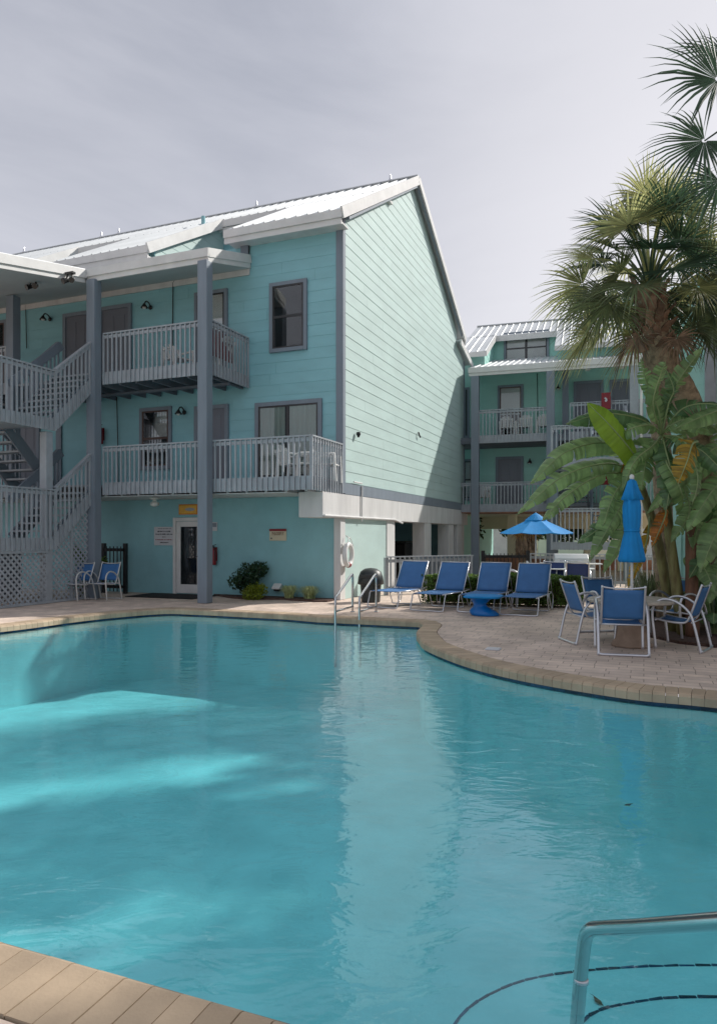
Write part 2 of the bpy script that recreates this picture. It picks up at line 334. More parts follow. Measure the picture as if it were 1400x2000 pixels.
def window(par, x0, x1, z0, z1, y, sash='bronze', back='interior', double=False, trim=.09, slider=False, blindto=None, curtain=None):
    m = MB(); d = .075
    m.box(x0, x0+trim, y-d, y, z0, z1); m.box(x1-trim, x1, y-d, y, z0, z1); m.box(x0+trim, x1-trim, y-d, y, z1-trim, z1); m.box(x0+trim, x1-trim, y-d-.015, y, z0, z0+trim)
    w = m.build('window', M['grey'], par, bevel=.004)
    a, b, c, e = x0+trim, x1-trim, z0+trim, z1-trim
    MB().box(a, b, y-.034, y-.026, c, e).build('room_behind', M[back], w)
    if blindto is not None: MB().box(a+.03, b-.03, y-.044, y-.038, c+(e-c)*blindto, e-.02).build('blind', M['blind'], w)
    if curtain:
        vs = []; n = 60; cc = MB()
        for i in range(n+1):
            t = i/n; xx = a+.04+(b-a-.08)*t; of = .006*math.sin(t*70)+.004*math.sin(t*31+1); vs += [(xx, y-.045+of, c+.02), (xx, y-.045+of, e-.02)]
        cc.add(vs, [(2*i, 2*i+2, 2*i+3, 2*i+1) for i in range(n) if not (curtain == 'gap' and .44 < i/n < .52)]); cc.build('curtain', M['curtain'], w, smooth=True)
    s = MB(); t = .04
    s.box(a, a+t, y-.07, y-.03, c, e); s.box(b-t, b, y-.07, y-.03, c, e); s.box(a+t, b-t, y-.07, y-.03, e-t, e); s.box(a+t, b-t, y-.07, y-.03, c, c+t)
    mid = (a+b)/2; mz = (c+e)/2
    if slider: s.box(mid-.035, mid+.035, y-.068, y-.032, c+t, e-t)
    elif double:
        s.box(mid-.05, mid+.05, y-.085, y-.032, c+t, e-t); s.box(a+t, mid-.05, y-.068, y-.032, mz-.03, mz+.03); s.box(mid+.05, b-t, y-.068, y-.032, mz-.03, mz+.03)
    else: s.box(a+t, b-t, y-.068, y-.032, mz-.03, mz+.03)
    s.build('sash', M[sash], w)
    MB().box(a+.005, b-.005, y-.056, y-.053, c+.005, e-.005).build('pane', M['glass'], w)
    return w
def door(par, x0, x1, z0, z1, y, trim=.10, mat='door'):
    d = MB(); a, b, e = x0+trim, x1-trim, z1-trim; d.box(a, b, y-.045, y-.026, z0, e)
    h = e-z0; wd = b-a
    for (p, q, r, t) in ((.14, .46, .56, .92), (.54, .86, .56, .92), (.14, .46, .10, .46), (.54, .86, .10, .46)):
        d.box(a+wd*p, a+wd*q, y-.055, y-.045, z0+h*r, z0+h*t)
    o = d.build('door', M[mat], par, bevel=.006)
    f = MB(); f.box(x0, a, y-.08, y, z0, z1); f.box(b, x1, y-.08, y, z0, z1); f.box(a, b, y-.08, y, e, z1); f.build('door_frame', M['grey'], o)
    k = MB(); k.lathe([(.0, 0), (.03, .01), (.03, .035), (.0, .05)], n=10); k.xf(Matrix.Translation((a+.08, y-.05, z0+.95)) @ Matrix.Rotation(R(90), 4, 'X')); k.build('handle', M['steel'], o, smooth=True)
    return o
def wall_lamp(par, x, y, z):
    m = MB(); m.tube(cr_path([(x, y, z), (x, y-.10, z+.10), (x, y-.22, z+.10), (x, y-.28, z)]), .018, 8)
    m.lathe([(.06, 0), (.06, .02)], (0, 0, 0), 10)
    v = m.v[-20:]; m.v[-20:] = [(x+a, y-.02-c, z+b) for a, b, c in v]
    m.lathe([(.03, .06), (.045, .03), (.10, -.05), (.095, -.055), (.03, .02)], (x, y-.28, z-.03), 12)
    o = m.build('wall_lamp', M['lampblack'], par, smooth=True)
    MB().lathe([(.02, .02), (.05, -.02), (.045, -.07), (0, -.09)], (x, y-.28, z-.03), 10).build('bulb', M['lens'], o, smooth=True)
def stair(par, xr0, xr1, xl0, xl1, yd, run, land, decks, rise_mid, side, rail_top=.95, fas=.30, left_flight=True):
    # right lane: landing -> deck; left lane: lower deck -> upper landing
    yl = yd-run
    for li, zd in enumerate(decks):
        zl = zd-rise_mid; w = MB(); w.box(xl0, xr1-.03, yl-land, yl, zl-.16, zl); par_l = w.build('landing', M['rail'], par)
        n = 7
        def flight(x0, x1, ya, za, yb, zb):
            s = MB()
            for i in range(n):
                t = (i+.5)/n; yy = ya+(yb-ya)*t; zz = za+(zb-za)*(i+1)/n
                s.box(x0+.04, x1-.04, yy-.15, yy+.15, zz-.045, zz-.003)
            s.build('tread', M['rail'], par)
            q = MB()
            for x in (x0+.025, x1-.06): q.bar((x, ya, za-.12), (x, yb, zb-.12), .045, .30)
            q.build('stringer', M['grey'], par)
        flight(xr0, xr1, yl, zl, yd, zd)
        if left_flight and li > 0: flight(xl0, xl1, yl, zl, yd, decks[li-1])
        r = MB()
        railing(r, (xr1, yl-land), (xr1, yl+.05), zl+rail_top+.17, zl+rail_top+.17, zl-fas-.0, zl-fas-.0, fas, side=side)
        r.build('landing_railing', M['rail'], par)
        r = MB(); railing(r, (xl0, yl-land), (xr1, yl-land), zl+rail_top+.17, zl+rail_top+.17, zl-fas, zl-fas, fas); r.build('landing_railing', M['rail'], par)
        r = MB(); railing(r, (xl0, yl-land), (xl0, yl), zl+rail_top+.17, zl+rail_top+.17, zl-fas, zl-fas, fas, side=-1); r.build('landing_railing', M['rail'], par)
        r = MB(); railing(r, (xr1, yl+.08), (xr1, yd), zl+rail_top+.22, zd+rail_top, zl-fas+.02, zd-fas, fas, side=side); r.build('stair_railing', M['rail'], par)
        r = MB(); railing(r, (xr0, yl), (xr0, yd), zl+rail_top, zd+rail_top, zl-.1, zd-.1, .22, side=side); r.bar((xr0+.03, yl-.1, zl+rail_top-.08), (xr0+.03, yd+.1, zd+rail_top-.08), .06, .2); r.build('stair_railing', M['grey'], par)
        if li > 0:
            r = MB(); railing(r, (xl0, yl), (xl0, yd), zl+rail_top, decks[li-1]+rail_top, zl-.3, decks[li-1]-.3, .22, side=side); r.build('stair_railing', M['grey'], par)
def lattice(mb, P, poly, step=.150, w=.047):
    # diagonal slats clipped to a convex polygon in (a, z)
    for s, off in ((1, 0.), (-1, .012)):
        cs = [b-s*a for a, b in poly]; c = math.floor(min(cs)/step)*step
        while c < max(cs):
            hits = []
            for i in range(len(poly)):
                (a0, b0), (a1, b1) = poly[i], poly[(i+1) % len(poly)]; f0, f1 = b0-s*a0-c, b1-s*a1-c
                if (f0 < 0) != (f1 < 0): t = f0/(f0-f1); hits.append((a0+(a1-a0)*t, b0+(b1-b0)*t))
            if len(hits) == 2 and math.dist(*hits) > .03:
                mb.bar(P(*hits[0], off), P(*hits[1], off), w, .01, up=P(0, 0, 1)-P(0, 0, 0))
            c += step

# ================================================================== SETTING: ground, deck, pool
def smooth_ring(pts, k=6):
    n = len(pts); o = []
    for i in range(n):
        a, b, c, d = [Vector((*pts[(i+j) % n][:2], 0)) for j in (-1, 0, 1, 2)]
        sharp = pts[i][2:] == (1,) or pts[(i+1) % n][2:] == (1,)
        if sharp: o += [b.lerp(c, j/k) for j in range(k)]; continue
        for j in range(k):
            t = j/k; o.append(.5*((2*b)+(c-a)*t+(2*a-5*b+4*c-d)*t*t+(3*b-a-3*c+d)*t**3))
    return o
g = lambda x, y, *s: (*G(x, y)[:2], *s)
ring = [(-6.8, 4.85, 1), (-1.355, 2.69, 1), (-.26, 2.256, 1), (.55, 1.93, 1), (1.3, 1.55), (2.6, 1.15), (4.2, 1.6), (5.5, 3.0), (5.7, 4.6), (4.8, 5.9), g(1400, 1361), g(1223, 1344), g(1028, 1313), g(913, 1286), g(838, 1258),
        g(824, 1246), g(817, 1233), g(829, 1220), g(822, 1213.5, 1), g(620, 1204.5, 1), g(560, 1199.5, 1), g(420, 1192.5, 1), g(350, 1189.5), g(308, 1190), g(240, 1195), g(150, 1204), (-6.13, 12.1), (-7.6, 10.6), (-8.6, 8.4), (-8.2, 6.2)]
POOL = smooth_ring(ring)
def offset_ring(pts, d):
    n = len(pts); o = []
    for i in range(n):
        t = (pts[(i+1) % n]-pts[i-1]).normalized(); o.append(pts[i]+Vector((t.y, -t.x, 0))*d)
    return o
area = sum(POOL[i].x*POOL[(i+1) % len(POOL)].y-POOL[(i+1) % len(POOL)].x*POOL[i].y for i in range(len(POOL)))/2
SG = 1 if area > 0 else -1                  # outward = +SG
CW = .29
OUT = offset_ring(POOL, SG*CW)
def sheet(name, outer, holes, z, mat, kind='structure'):
    bm = bmesh.new(); ed = []
    for lp in [outer]+holes:
        vs = [bm.verts.new((p[0], p[1], z)) for p in lp]; ed += [bm.edges.new((vs[i], vs[(i+1) % len(vs)])) for i in range(len(vs))]
    bmesh.ops.triangle_fill(bm, use_beauty=True, use_dissolve=False, edges=ed)
    for f in bm.faces:
        if f.normal.z < 0: f.normal_flip()
    me = bpy.data.meshes.new(name); bm.to_mesh(me); bm.free(); me.materials.append(mat)
    o = bpy.data.objects.new(name, me); COL.objects.link(o); return tag(o, kind=kind)
def rect(x0, x1, y0, y1): return [(x0, y0), (x1, y0), (x1, y1), (x0, y1)]
sheet('ground', rect(-900, 900, -500, 1500), [rect(-30, 30, -12, 24.5)], -.02, M['asphalt'])
sheet('pool_deck', rect(-30, 30, -12, 24.5), [offset_ring(POOL, SG*(CW+.012))], -.004, M['paver'])
sheet('expansion_joint', [tuple(p) for p in offset_ring(POOL, SG*(CW+.03))], [offset_ring(POOL, SG*(CW-.03))], -.018, M['mulch'])
# coping bricks: each its own little block, one object for the ring
m = MB(); per = []; n = len(POOL)
for i in range(n): per.append((POOL[i]-POOL[(i+1) % n]).length)
def along(s):
    s %= sum(per)
    for i in range(n):
        if s <= per[i]:
            t = s/per[i]; q = (i+1) % n; return POOL[i].lerp(POOL[q], t), OUT[i].lerp(OUT[q], t)
        s -= per[i]
    return POOL[0], OUT[0]
tot = sum(per); nb = round(tot/.117)
for k in range(nb):
    a, A = along(k*tot/nb+.0025); b, B = along((k+1)*tot/nb-.0025); ia, ib = (a-A).normalized()*.035, (b-B).normalized()*.035
    h = rnd.uniform(-.0015, .0015)
    rows = []
    for p, P, o in ((a, A, ia), (b, B, ib)):
        rows.append([P+Vector((0, 0, -.05)), P+Vector((0, 0, .002+h)), p+Vector((0, 0, .004+h)), p+o*.6+Vector((0, 0, -.006+h)), p+o+Vector((0, 0, -.028)), p+o+Vector((0, 0, -.104)), p-o+Vector((0, 0, -.112))])
    q = len(rows[0]); m.add(rows[0]+rows[1], [(i, i+1, q+i+1, q+i) for i in range(q-1)]+[tuple(range(q)), tuple(range(2*q-1, q-1, -1))])
tag(m.build('pool_coping', M['coping']), kind='structure')
def wall_ring(name, pts, z0, z1, mat, off=0):
    pp = offset_ring(pts, off); k = len(pp); m = MB()
    m.add([(p.x, p.y, z) for z in (z0, z1) for p in pp], [(i, (i+1) % k, k+(i+1) % k, k+i) for i in range(k)]); return tag(m.build(name, mat), kind='structure')
wall_ring('pool_tile_backing', POOL, -.158, -.08, M['tile'], .022*SG)
wall_ring('pool_wall', POOL, -1.6, -.150, M['plaster'], .02*SG)
# navy tile row at the waterline
m = MB(); nt_ = round(tot/.15)
for k in range(nt_):
    a, A = along(k*tot/nt_+.0015); b, B = along((k+1)*tot/nt_-.0015); ia, ib = (A-a).normalized()*.010, (B-b).normalized()*.010
    m.add([(a+ia)+Vector((0, 0, -.158)), (b+ib)+Vector((0, 0, -.158)), (b+ib)+Vector((0, 0, -.100)), (a+ia)+Vector((0, 0, -.100))], [(0, 1, 2, 3)])
tag(m.build('pool_tile_band', M['tile']), kind='structure')
sheet('pool_floor', [tuple(p) for p in offset_ring(POOL, .03*SG)], [], -1.45, M['plaster'])
sheet('pool_water', [tuple(p) for p in offset_ring(POOL, .018*SG)], [], -.129, M['water'])
wall_ring('coping_mortar', POOL, -.102, -.034, M['mulchless'], -.030*SG)
sheet('mortar_bed', [tuple(p) for p in offset_ring(POOL, SG*(CW-.002))], [offset_ring(POOL, -.022*SG)], -.006, M['mulchless'])
# underwater entry steps with navy nosing tiles
def step(pts, z):
    c = cr_path([(x, y, 0) for x, y in pts], 5); c = [Vector((p.x, p.y, 0)) for p in c]
    m = MB(); m.prism([(p.x, p.y) for p in c]+[(pts[-1][0]+.3, .4), (pts[0][0]-.1, .9)], 'z', -1.44, z)
    s = tag(m.build('pool_step', M['plaster']), kind='structure'); m = MB()
    for i in range(len(c)-1):
        d = (c[i+1]-c[i]); k = max(1, round(d.length/.07))
        for j in range(k):
            a, b = c[i]+d*((j+.04)/k), c[i]+d*((j+.96)/k); m.bar((a.x, a.y, z-.004+rnd.uniform(-.003, .003)), (b.x, b.y, z-.004+rnd.uniform(-.003, .003)), .011, .016)
    m.build('nosing_tile', M['tile'], s)
step([(.30, 2.45), (.38, 2.86), (.62, 3.10), (.97, 3.22), (1.62, 3.27), (2.5, 3.2), (3.3, 2.9), (3.8, 2.3)], -.43)
step([(.60, 2.25), (.84, 2.70), (1.10, 2.83), (1.45, 2.86), (2.1, 2.82), (2.7, 2.6), (3.1, 2.1)], -.31)

# ================================================================== BUILDING ONE (big block on the left)
b1 = thing('apartment_building', 'large three storey teal apartment block with white metal roof, blank gable toward the pool', 'building', (B1.o.x, B1.o.y, 0), B1.rz)
XL = -19.0
PX = lambda px, y=0: B1.fx(px, y)
ZZ = lambda py, px, y=0: B1.fz(py, B1.fx(px, y), y)
# walls
MB().box(XL, -.02, .0, .12, 2.72, 8.75).build('front_wall', M['siding'], b1)
m = MB(); siding(m, lambda a, z, o: Vector((a, -o, z)), lambda z: (XL, -.14) if z < 8.6 else (-2.95, -.14), 2.82, 9.2); m.build('clapboard', M['siding'], b1)
GP = [(12.30, 2.80), (12.30, 8.52), (11.22, 8.80), (11.22, 9.42), (5.55, 12.52), (.0, 9.20), (0, 2.80)]
def grng(z):
    if z <= 8.52: b = 12.30
    elif z <= 8.8: b = 12.30-(z-8.52)/.28*1.08
    elif z <= 9.42: b = 11.22
    else: b = 11.22-(z-9.42)/3.10*5.67
    a = .0 if z <= 9.2 else (z-9.2)/3.32*5.55
    return a+.0, b
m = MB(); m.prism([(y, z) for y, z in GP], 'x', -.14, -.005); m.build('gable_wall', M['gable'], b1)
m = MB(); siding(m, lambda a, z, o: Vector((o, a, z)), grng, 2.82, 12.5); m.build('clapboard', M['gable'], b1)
MB().box(XL, -.2, 12.16, 12.28, .0, 8.5).build('rear_wall', M['siding'], b1)
MB().box(-.14, .045, -.045, .0, 2.55, 9.2).box(.005, .045, .0, .11, 2.55, 9.2).build('corner_board', M['grey'], b1)
MB().box(-.10, .03, 12.30, 12.42, 2.55, 8.5).build('corner_board', M['grey'], b1)
MB().box(-.12, .035, .111, 12.4, 2.535, 2.80).build('sill_band', M['grey'], b1)
# white beam and ground-floor pilasters
MB().box(-.57, .03, -1.17, 12.9, 1.95, 2.53).build('concrete_beam', M['beam'], b1, bevel=.012)
xp = PX(655)
MB().box(xp, .0, -.10, .20, 0, 1.95).build('pilaster', M['beam'], b1, bevel=.01)
for pa, pb in ((756, 771), (829, 842), (876, 886), (893, 906)):
    ya, yb = B1.fy(pa, 0), B1.fy(pb, 0); MB().box(-.42, .0, ya, yb, 0, 1.95).build('pilaster', M['beam'], b1, bevel=.01)
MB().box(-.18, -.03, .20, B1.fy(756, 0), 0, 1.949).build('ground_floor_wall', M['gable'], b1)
MB().box(XL, xp, -.02, .10, 0, 2.715).build('ground_floor_wall', M['stucco'], b1)
MB().box(XL, -1.0, 3.9, 4.05, 0, 2.7).build('inner_wall', M['beam'], b1)
MB().box(XL, -.15, .1, 12.1, 2.56, 2.70).build('floor_slab', M['soffit'], b1)
for yy in (7.2, 11.2): MB().box(-4.2, -3.8, yy, yy+.4, 0, 2.56).build('pilaster', M['beam'], b1)
# block and recess walls above the veranda roof
BL = [(-2.95, .20), (-8.6, -5.45), (-14.3, -11.1)]
for a, b in BL:
    bb = min(b, -.14)
    MB().prism([(.0, 8.75), (3.4, 8.75), (3.4, 11.15), (.0, 9.2)], 'x', a, bb).build('attic_wall', M['siding'], b1)
    if b < 0:
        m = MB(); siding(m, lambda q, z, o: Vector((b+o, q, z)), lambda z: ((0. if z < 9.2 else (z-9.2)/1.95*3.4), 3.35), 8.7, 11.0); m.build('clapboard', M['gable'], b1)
m = MB(); m.box(XL, -.14, 3.4, 3.5, 8.5, 11.1); m.build('attic_wall', M['siding'], b1)
m = MB(); siding(m, lambda a, z, o: Vector((a, 3.4-o, z)), lambda z: (XL, -2.95), 8.9, 11.1); m.build('clapboard', M['siding'], b1)
# roofs
SL = (12.67-9.13)/6.0; ry = lambda y: 12.67-SL*(5.55-y)
m = MB(); ribbed(m, XL, .20, 3.05, ry(3.05), 5.55, 12.67)
mr_ = m.build('roof', M['roof'], b1)
m = MB(); ribbed(m, XL, .20, 5.55, 12.67, 11.75, 12.67-.545*6.2); m.build('roof', M['roof'], b1)
for a, b in BL:
    m = MB(); ribbed(m, a-.05, b+(.15 if b < 0 else 0), -.45, ry(-.45), 3.06, ry(3.06)); m.build('roof', M['roof'], b1)
    e = ry(-.45); bb = b+(.15 if b < 0 else 0)
    f = MB(); f.box(a-.05, bb, -.49, -.45, e-.20, e-.01); f.box(a-.05, bb-.03, -.449, -.40, e-.34, e-.201); f.box(a, bb-.04, -.399, .0, e-.30, e-.26); f.build('eave_fascia', M['white'], b1)
    f = MB(); f.bar((bb+.01, -.49, e-.10), (bb+.01, 3.1 if b < 0 else 5.55, (ry(3.1) if b < 0 else 12.67)-.10), .05, .26); f.build('rake_board', M['white'], b1)
f = MB(); f.box(XL, .15, 3.01, 3.05, ry(3.05)-.22, ry(3.05)-.01); f.box(XL, .1, 3.05, 3.4, ry(3.05)-.30, ry(3.05)-.23); f.build('eave_fascia', M['white'], b1)
f = MB(); f.bar((.215, 5.55, 12.60), (.215, 11.80, 12.60-.545*6.25), .05, .22); f.box(XL, .21, 11.75, 11.8, 9.0, 9.28); f.build('rake_board', M['white'], b1)
m = MB(); ribbed(m, XL, .20, 11.05, 9.02, 12.98, 8.52); m.build('lean_to_roof', M['roof'], b1)
f = MB(); f.bar((.215, 11.0, 8.93), (.215, 13.0, 8.43), .05, .22); f.build('rake_board', M['white'], b1)
f = MB(); f.bar((.16, 5.6, 12.43), (.16, 11.4, 12.43-.545*5.8), .05, .10); f.bar((.14, .0, 8.98+.12), (.14, 5.5, 12.36), .10, .06); f.build('soffit_trim', M['grey'], b1)
# ridge cap with small finials
MB().bar((XL, 5.55, 12.70), (.2, 5.55, 12.70), .16, .03).build('ridge_cap', M['roof'], b1)
for px in (762, 501, 232, 198, 47):
    x = PX(px, 5.55); MB().lathe([(.10, 0), (.06, .05), (.035, .08), (.03, .20), (0, .26)], (x, 5.55, 12.70), 8).build('roof_finial', M['alu'], b1, smooth=True)
# veranda roof
CR = PX(487, 0)+.03
m = MB(); ribbed(m, -6.0, CR, -1.9, 8.06, 3.38, 9.55, .22); m.build('veranda_roof', M['roof'], b1)
m = MB(); ribbed(m, XL, -6.0, -1.9, 8.06, 3.38, 9.55, .22); m.build('veranda_roof', M['roof'], b1)
MB().prism([(-1.86, 7.80), (.0, 8.26), (.0, 8.44), (-1.86, 7.96)], 'x', XL, CR-.02).build('soffit', M['soffit'], b1)
f = MB(); f.box(-5.98, CR+.04, -1.945, -1.90, 7.88, 8.075); f.box(-5.98, CR+.01, -1.90, -1.862, 7.76, 7.88)
f.bar((CR+.02, -1.90, 7.98), (CR+.02, -.03, 8.50), .045, .20); f.bar((CR, -1.90, 7.83), (CR, -.03, 8.33), .045, .12); f.build('veranda_fascia', M['white'], b1)
ye = -5.4; ze = 8.06-.205*(-1.9-ye)
m = MB(); ribbed(m, -12.2, -6.02, ye, ze, -1.9, 8.06, .22); m.build('stair_roof', M['roof'], b1)
MB().prism([(ye, ze-.24), (-1.862, 7.80), (-1.862, 7.95), (ye, ze-.09)], 'x', -12.2, -6.05).build('soffit', M['soffit'], b1)
f = MB(); f.bar((-5.99, ye, ze-.10), (-5.99, -1.95, 7.95), .045, .20); f.bar((-6.03, ye, ze-.24), (-6.03, -1.95, 7.80), .045, .13); f.box(-12.2, -5.97, ye-.05, ye, ze-.28, ze+.03); f.build('veranda_fascia', M['white'], b1)
f = MB(); f.box(XL, CR, -.06, -.026, 8.10, 8.262); f.build('frieze_board', M['beam'], b1)
# posts
def post(x, y, z0, z1, w=.24, par=b1, mat='grey'):
    return MB().box(x-w/2, x+w/2, y-w/2, y+w/2, z0, z1).build('post', M[mat], par, bevel=.012)
XB = PX(401, -1.86); XA = PX(184, -1.86); XC = PX(26, -1.7)
post(XB, -1.87, 0, 7.79, .25); post(XA, -1.87, 0, 7.79, .25); post(XC, -1.70, 2.5, 7.80, .25)
XS = XA+.17
# decks
for z in (2.78, 5.50):
    x1 = PX(411, -1.7) if z > 5 else -.0
    m = MB(); m.box(XL, x1-.03, -1.68, -.03, z-.06, z); d = m.build('balcony_deck', M['rail'], b1)
    m = MB()
    for i in range(34):
        x = x1-.15-i*.5
        if x > XL: m.box(x-.03, x+.03, -1.64, -.05, z-.27, z-.065)
    if z > 5: m.box(XL, x1-.04, -.9, -.8, z-.33, z-.272)
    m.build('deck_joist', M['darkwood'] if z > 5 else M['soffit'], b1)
    if z < 5: MB().box(XL, -.6, -1.66, -.04, z-.29, z-.275).build('soffit', M['soffit'], b1)
    zt, zb = (3.73, 2.53) if z < 5 else (6.52, 5.25)
    m = MB(); railing(m, (XS, -1.70), (x1, -1.70), zt, zt, zb, zb); m.build('balcony_railing', M['rail'], b1)
    m = MB(); railing(m, (x1+.0, -1.72), (x1+.0, -.06), zt, zt, zb, zb, side=1); m.build('balcony_railing', M['rail'], b1)
    m = MB(); railing(m, (XL, -1.70), (XC-.1, -1.70), zt, zt, zb, zb); m.build('balcony_railing', M['rail'], b1)
# stair
XR1 = XA-.02; 
stair(b1, XR1-1.25, XR1, XR1-2.55, XR1-1.3, -1.75, 1.42, 1.55, (2.78, 5.50), 1.30, 1, rail_top=.95, fas=.27)
post(XR1-.13, -3.22, 0, 3.9, .2, mat='rail'); post(XR1-2.45, -3.22, 0, 3.9, .2, mat='rail')
m = MB(); lattice(m, lambda a, z, o: Vector((XR1-.05+o, a, z)), [(-4.7, .02), (-3.32, .02), (-3.32, 1.19), (-4.7, 1.19)]); m.build('lattice_panel', M['rail'], b1)
m = MB(); lattice(m, lambda a, z, o: Vector((XR1-.05+o, a, z)), [(-3.10, .02), (-2.02, .02), (-2.02, 2.20), (-3.10, 1.30)]); m.build('lattice_panel', M['rail'], b1)
m = MB(); m.bar((XR1-.02, -4.72, 1.18), (XR1-.02, -3.3, 1.18), .05, .06); m.bar((XR1-.02, -2.55, .05), (XR1-.02, -2.55, 1.75), .03, .06); m.bar((XR1-.02, -4.72, .03), (XR1-.02, -2., .03), .05, .05); m.build('lattice_frame', M['rail'], b1)
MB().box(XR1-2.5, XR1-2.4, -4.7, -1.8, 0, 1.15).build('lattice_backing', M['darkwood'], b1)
# openings, upper gallery
window(b1, PX(528), PX(601), ZZ(687, 560), ZZ(550, 560), 0)
window(b1, PX(382), PX(446), 5.62, ZZ(568, 415), 0, blindto=.0)
door(b1, PX(196), PX(259), 5.5, ZZ(597, 228), 0); door(b1, PX(126), PX(180), 5.5, ZZ(611, 150), 0)
window(b1, PX(-40), PX(16), 5.9, ZZ(626, 5), 0, sash='brown', blindto=0)
# lower gallery
window(b1, PX(275), PX(337), ZZ(917, 306), ZZ(796, 306), 0, sash='brown', blindto=.5)
door(b1, PX(382), PX(448), 2.78, ZZ(792, 415), 0)
window(b1, PX(500), PX(630), ZZ(938, 565), ZZ(783, 565), 0, slider=True, curtain='gap', trim=.10)
door(b1, PX(30), PX(80), 2.78, ZZ(805, 60), 0)
MB().box(PX(112), PX(122), -.06, -.026, 2.78, 5.2).build('corner_board', M['grey'], b1)
for px, py in ((296, 597), (100, 620), (362, 802)): wall_lamp(b1, PX(px), -.02, ZZ(py+4, px))
wall_lamp(b1, PX(300)+0, -.02, ZZ(1005, 300)) if False else None
# soffit spotlights
for px, py in ((66, 552), (137, 541)):
    y = -2.6; x = B1.fx(px, y); z = 8.06-.205*(-1.9-y)-.20
    m = MB(); m.box(x-.12, x+.12, y-.05, y+.05, z-.02, z+.03)
    for s in (-1, 1):
        m.tube([(x+s*.06, y, z), (x+s*.09, y-.02, z-.10)], .02, 8); m.tube([(x+s*.05, y+.06, z-.13), (x+s*.10, y-.03, z-.16), (x+s*.13, y-.10, z-.20)], [.03, .055, .07], 10)
    m.build('spotlight', M['lampblack'], b1, smooth=False)
# door into the pool house
xa, xb = PX(341), PX(402); zt = ZZ(1011, 360); y = -.02
m = MB(); m.box(xa, xa+.09, y-.06, y, 0, zt); m.box(xb-.09, xb, y-.06, y, 0, zt); m.box(xa+.09, xb-.09, y-.06, y, zt-.09, zt); fr_ = m.build('glazed_door', M['white'], b1, bevel=.006)
m = MB(); a, b = xa+.10, xb-.10; m.box(a, a+.13, y-.045, y-.01, .03, zt-.10); m.box(b-.13, b, y-.045, y-.01, .03, zt-.10); m.box(a+.13, b-.13, y-.045, y-.01, zt-.24, zt-.10); m.box(a+.13, b-.13, y-.045, y-.01, .03, .26); m.build('door_leaf', M['white'], fr_, bevel=.005)
MB().box(a+.1, b-.1, y-.02, y-.012, .2, zt-.2).build('room_behind', M['interior'], fr_); MB().box(a+.12, b-.12, y-.035, y-.031, .25, zt-.22).build('pane', M['glass'], fr_)
m = MB(); m.tube([(b-.07, y-.05, 1.0), (b-.07, y-.10, 1.0), (b-.18, y-.10, 1.0)], .012, 8); m.build('handle', M['steel'], fr_)
# conduits and pipes
m = MB(); y = -.045
def P1(px, py, yy=-.05): return (PX(px, yy), yy, ZZ(py, px, yy))
m.tube([P1(337, 640), P1(338, 552), P1(342, 546), P1(400, 534), P1(476, 521), P1(486, 511), P1(487, 470), ], .014, 6); m.tube([P1(337, 640), (PX(337, -.05), -.05, 5.3)], .014, 6)
m.build('conduit', M['lampblack'], b1); m = MB(); m.tube([P1(228, 775), P1(230, 868), (PX(231, -.05), -.05, 2.8)], .012, 6); m.build('conduit', M['lampblack'], b1); m = MB(); m.tube([P1(46, 590), P1(50, 596), P1(52, 680)], .012, 6); m.build('conduit', M['lampblack'], b1)
m = MB(); x = PX(397, 2.9); m.tube([(x, 2.9, 9.3), (x, 2.9, ZZ(422, 397, 2.9))], .06, 10); m.build('vent_pipe', M['stucco'], b1)
x = CR+.02; m = MB(); m.box(PX(474), PX(488), -.10, -.026, 8.45, ZZ(460, 480)); m.build('corner_board', M['grey'], b1)
m = MB(); m.tube([(.06, B1.fy(706, .05), ZZ(942, 706)), (.06, B1.fy(706, .05), 1.9)], .022, 8); m.tube([(.06, B1.fy(690, .05), 2.86), (.06, B1.fy(706, .05), 2.86)], .018, 8)
m.tube([(.06, -1.15, 1.99), (.06, B1.fy(770, .05), 1.99), (.06, B1.fy(785, .05), 1.90)], .028, 8); m.build('water_pipe', M['beam'], b1)
m = MB(); yy = B1.fy(697, .05); z = B1.fz(848, .05, yy); m.lathe([(.05, 0), (.06, -.05), (.02, -.13)], (.09, yy, z+.05), 10); m.build('gable_lamp', M['lampblack'], b1)
m = MB(); yy = B1.fy(817, .05); z = B1.fz(850, .05, yy); m.tube([(.05, yy, z+.1), (.08, yy, z), (.08, yy+.1, z-.05)], .025, 8); m.build('hose_hook', M['lampblack'], b1)
m = MB(); x, z = PX(302, -.9), 2.49; m.lathe([(.13, 0), (.13, -.03), (.05, -.05), (.05, -.09)], (x, -.9, z), 12); m.lathe([(.05, -.09), (.11, -.13), (.11, -.19), (.04, -.22)], (x, -.9, z), 12); m.build('ceiling_lamp', M['lens'], b1, smooth=True)

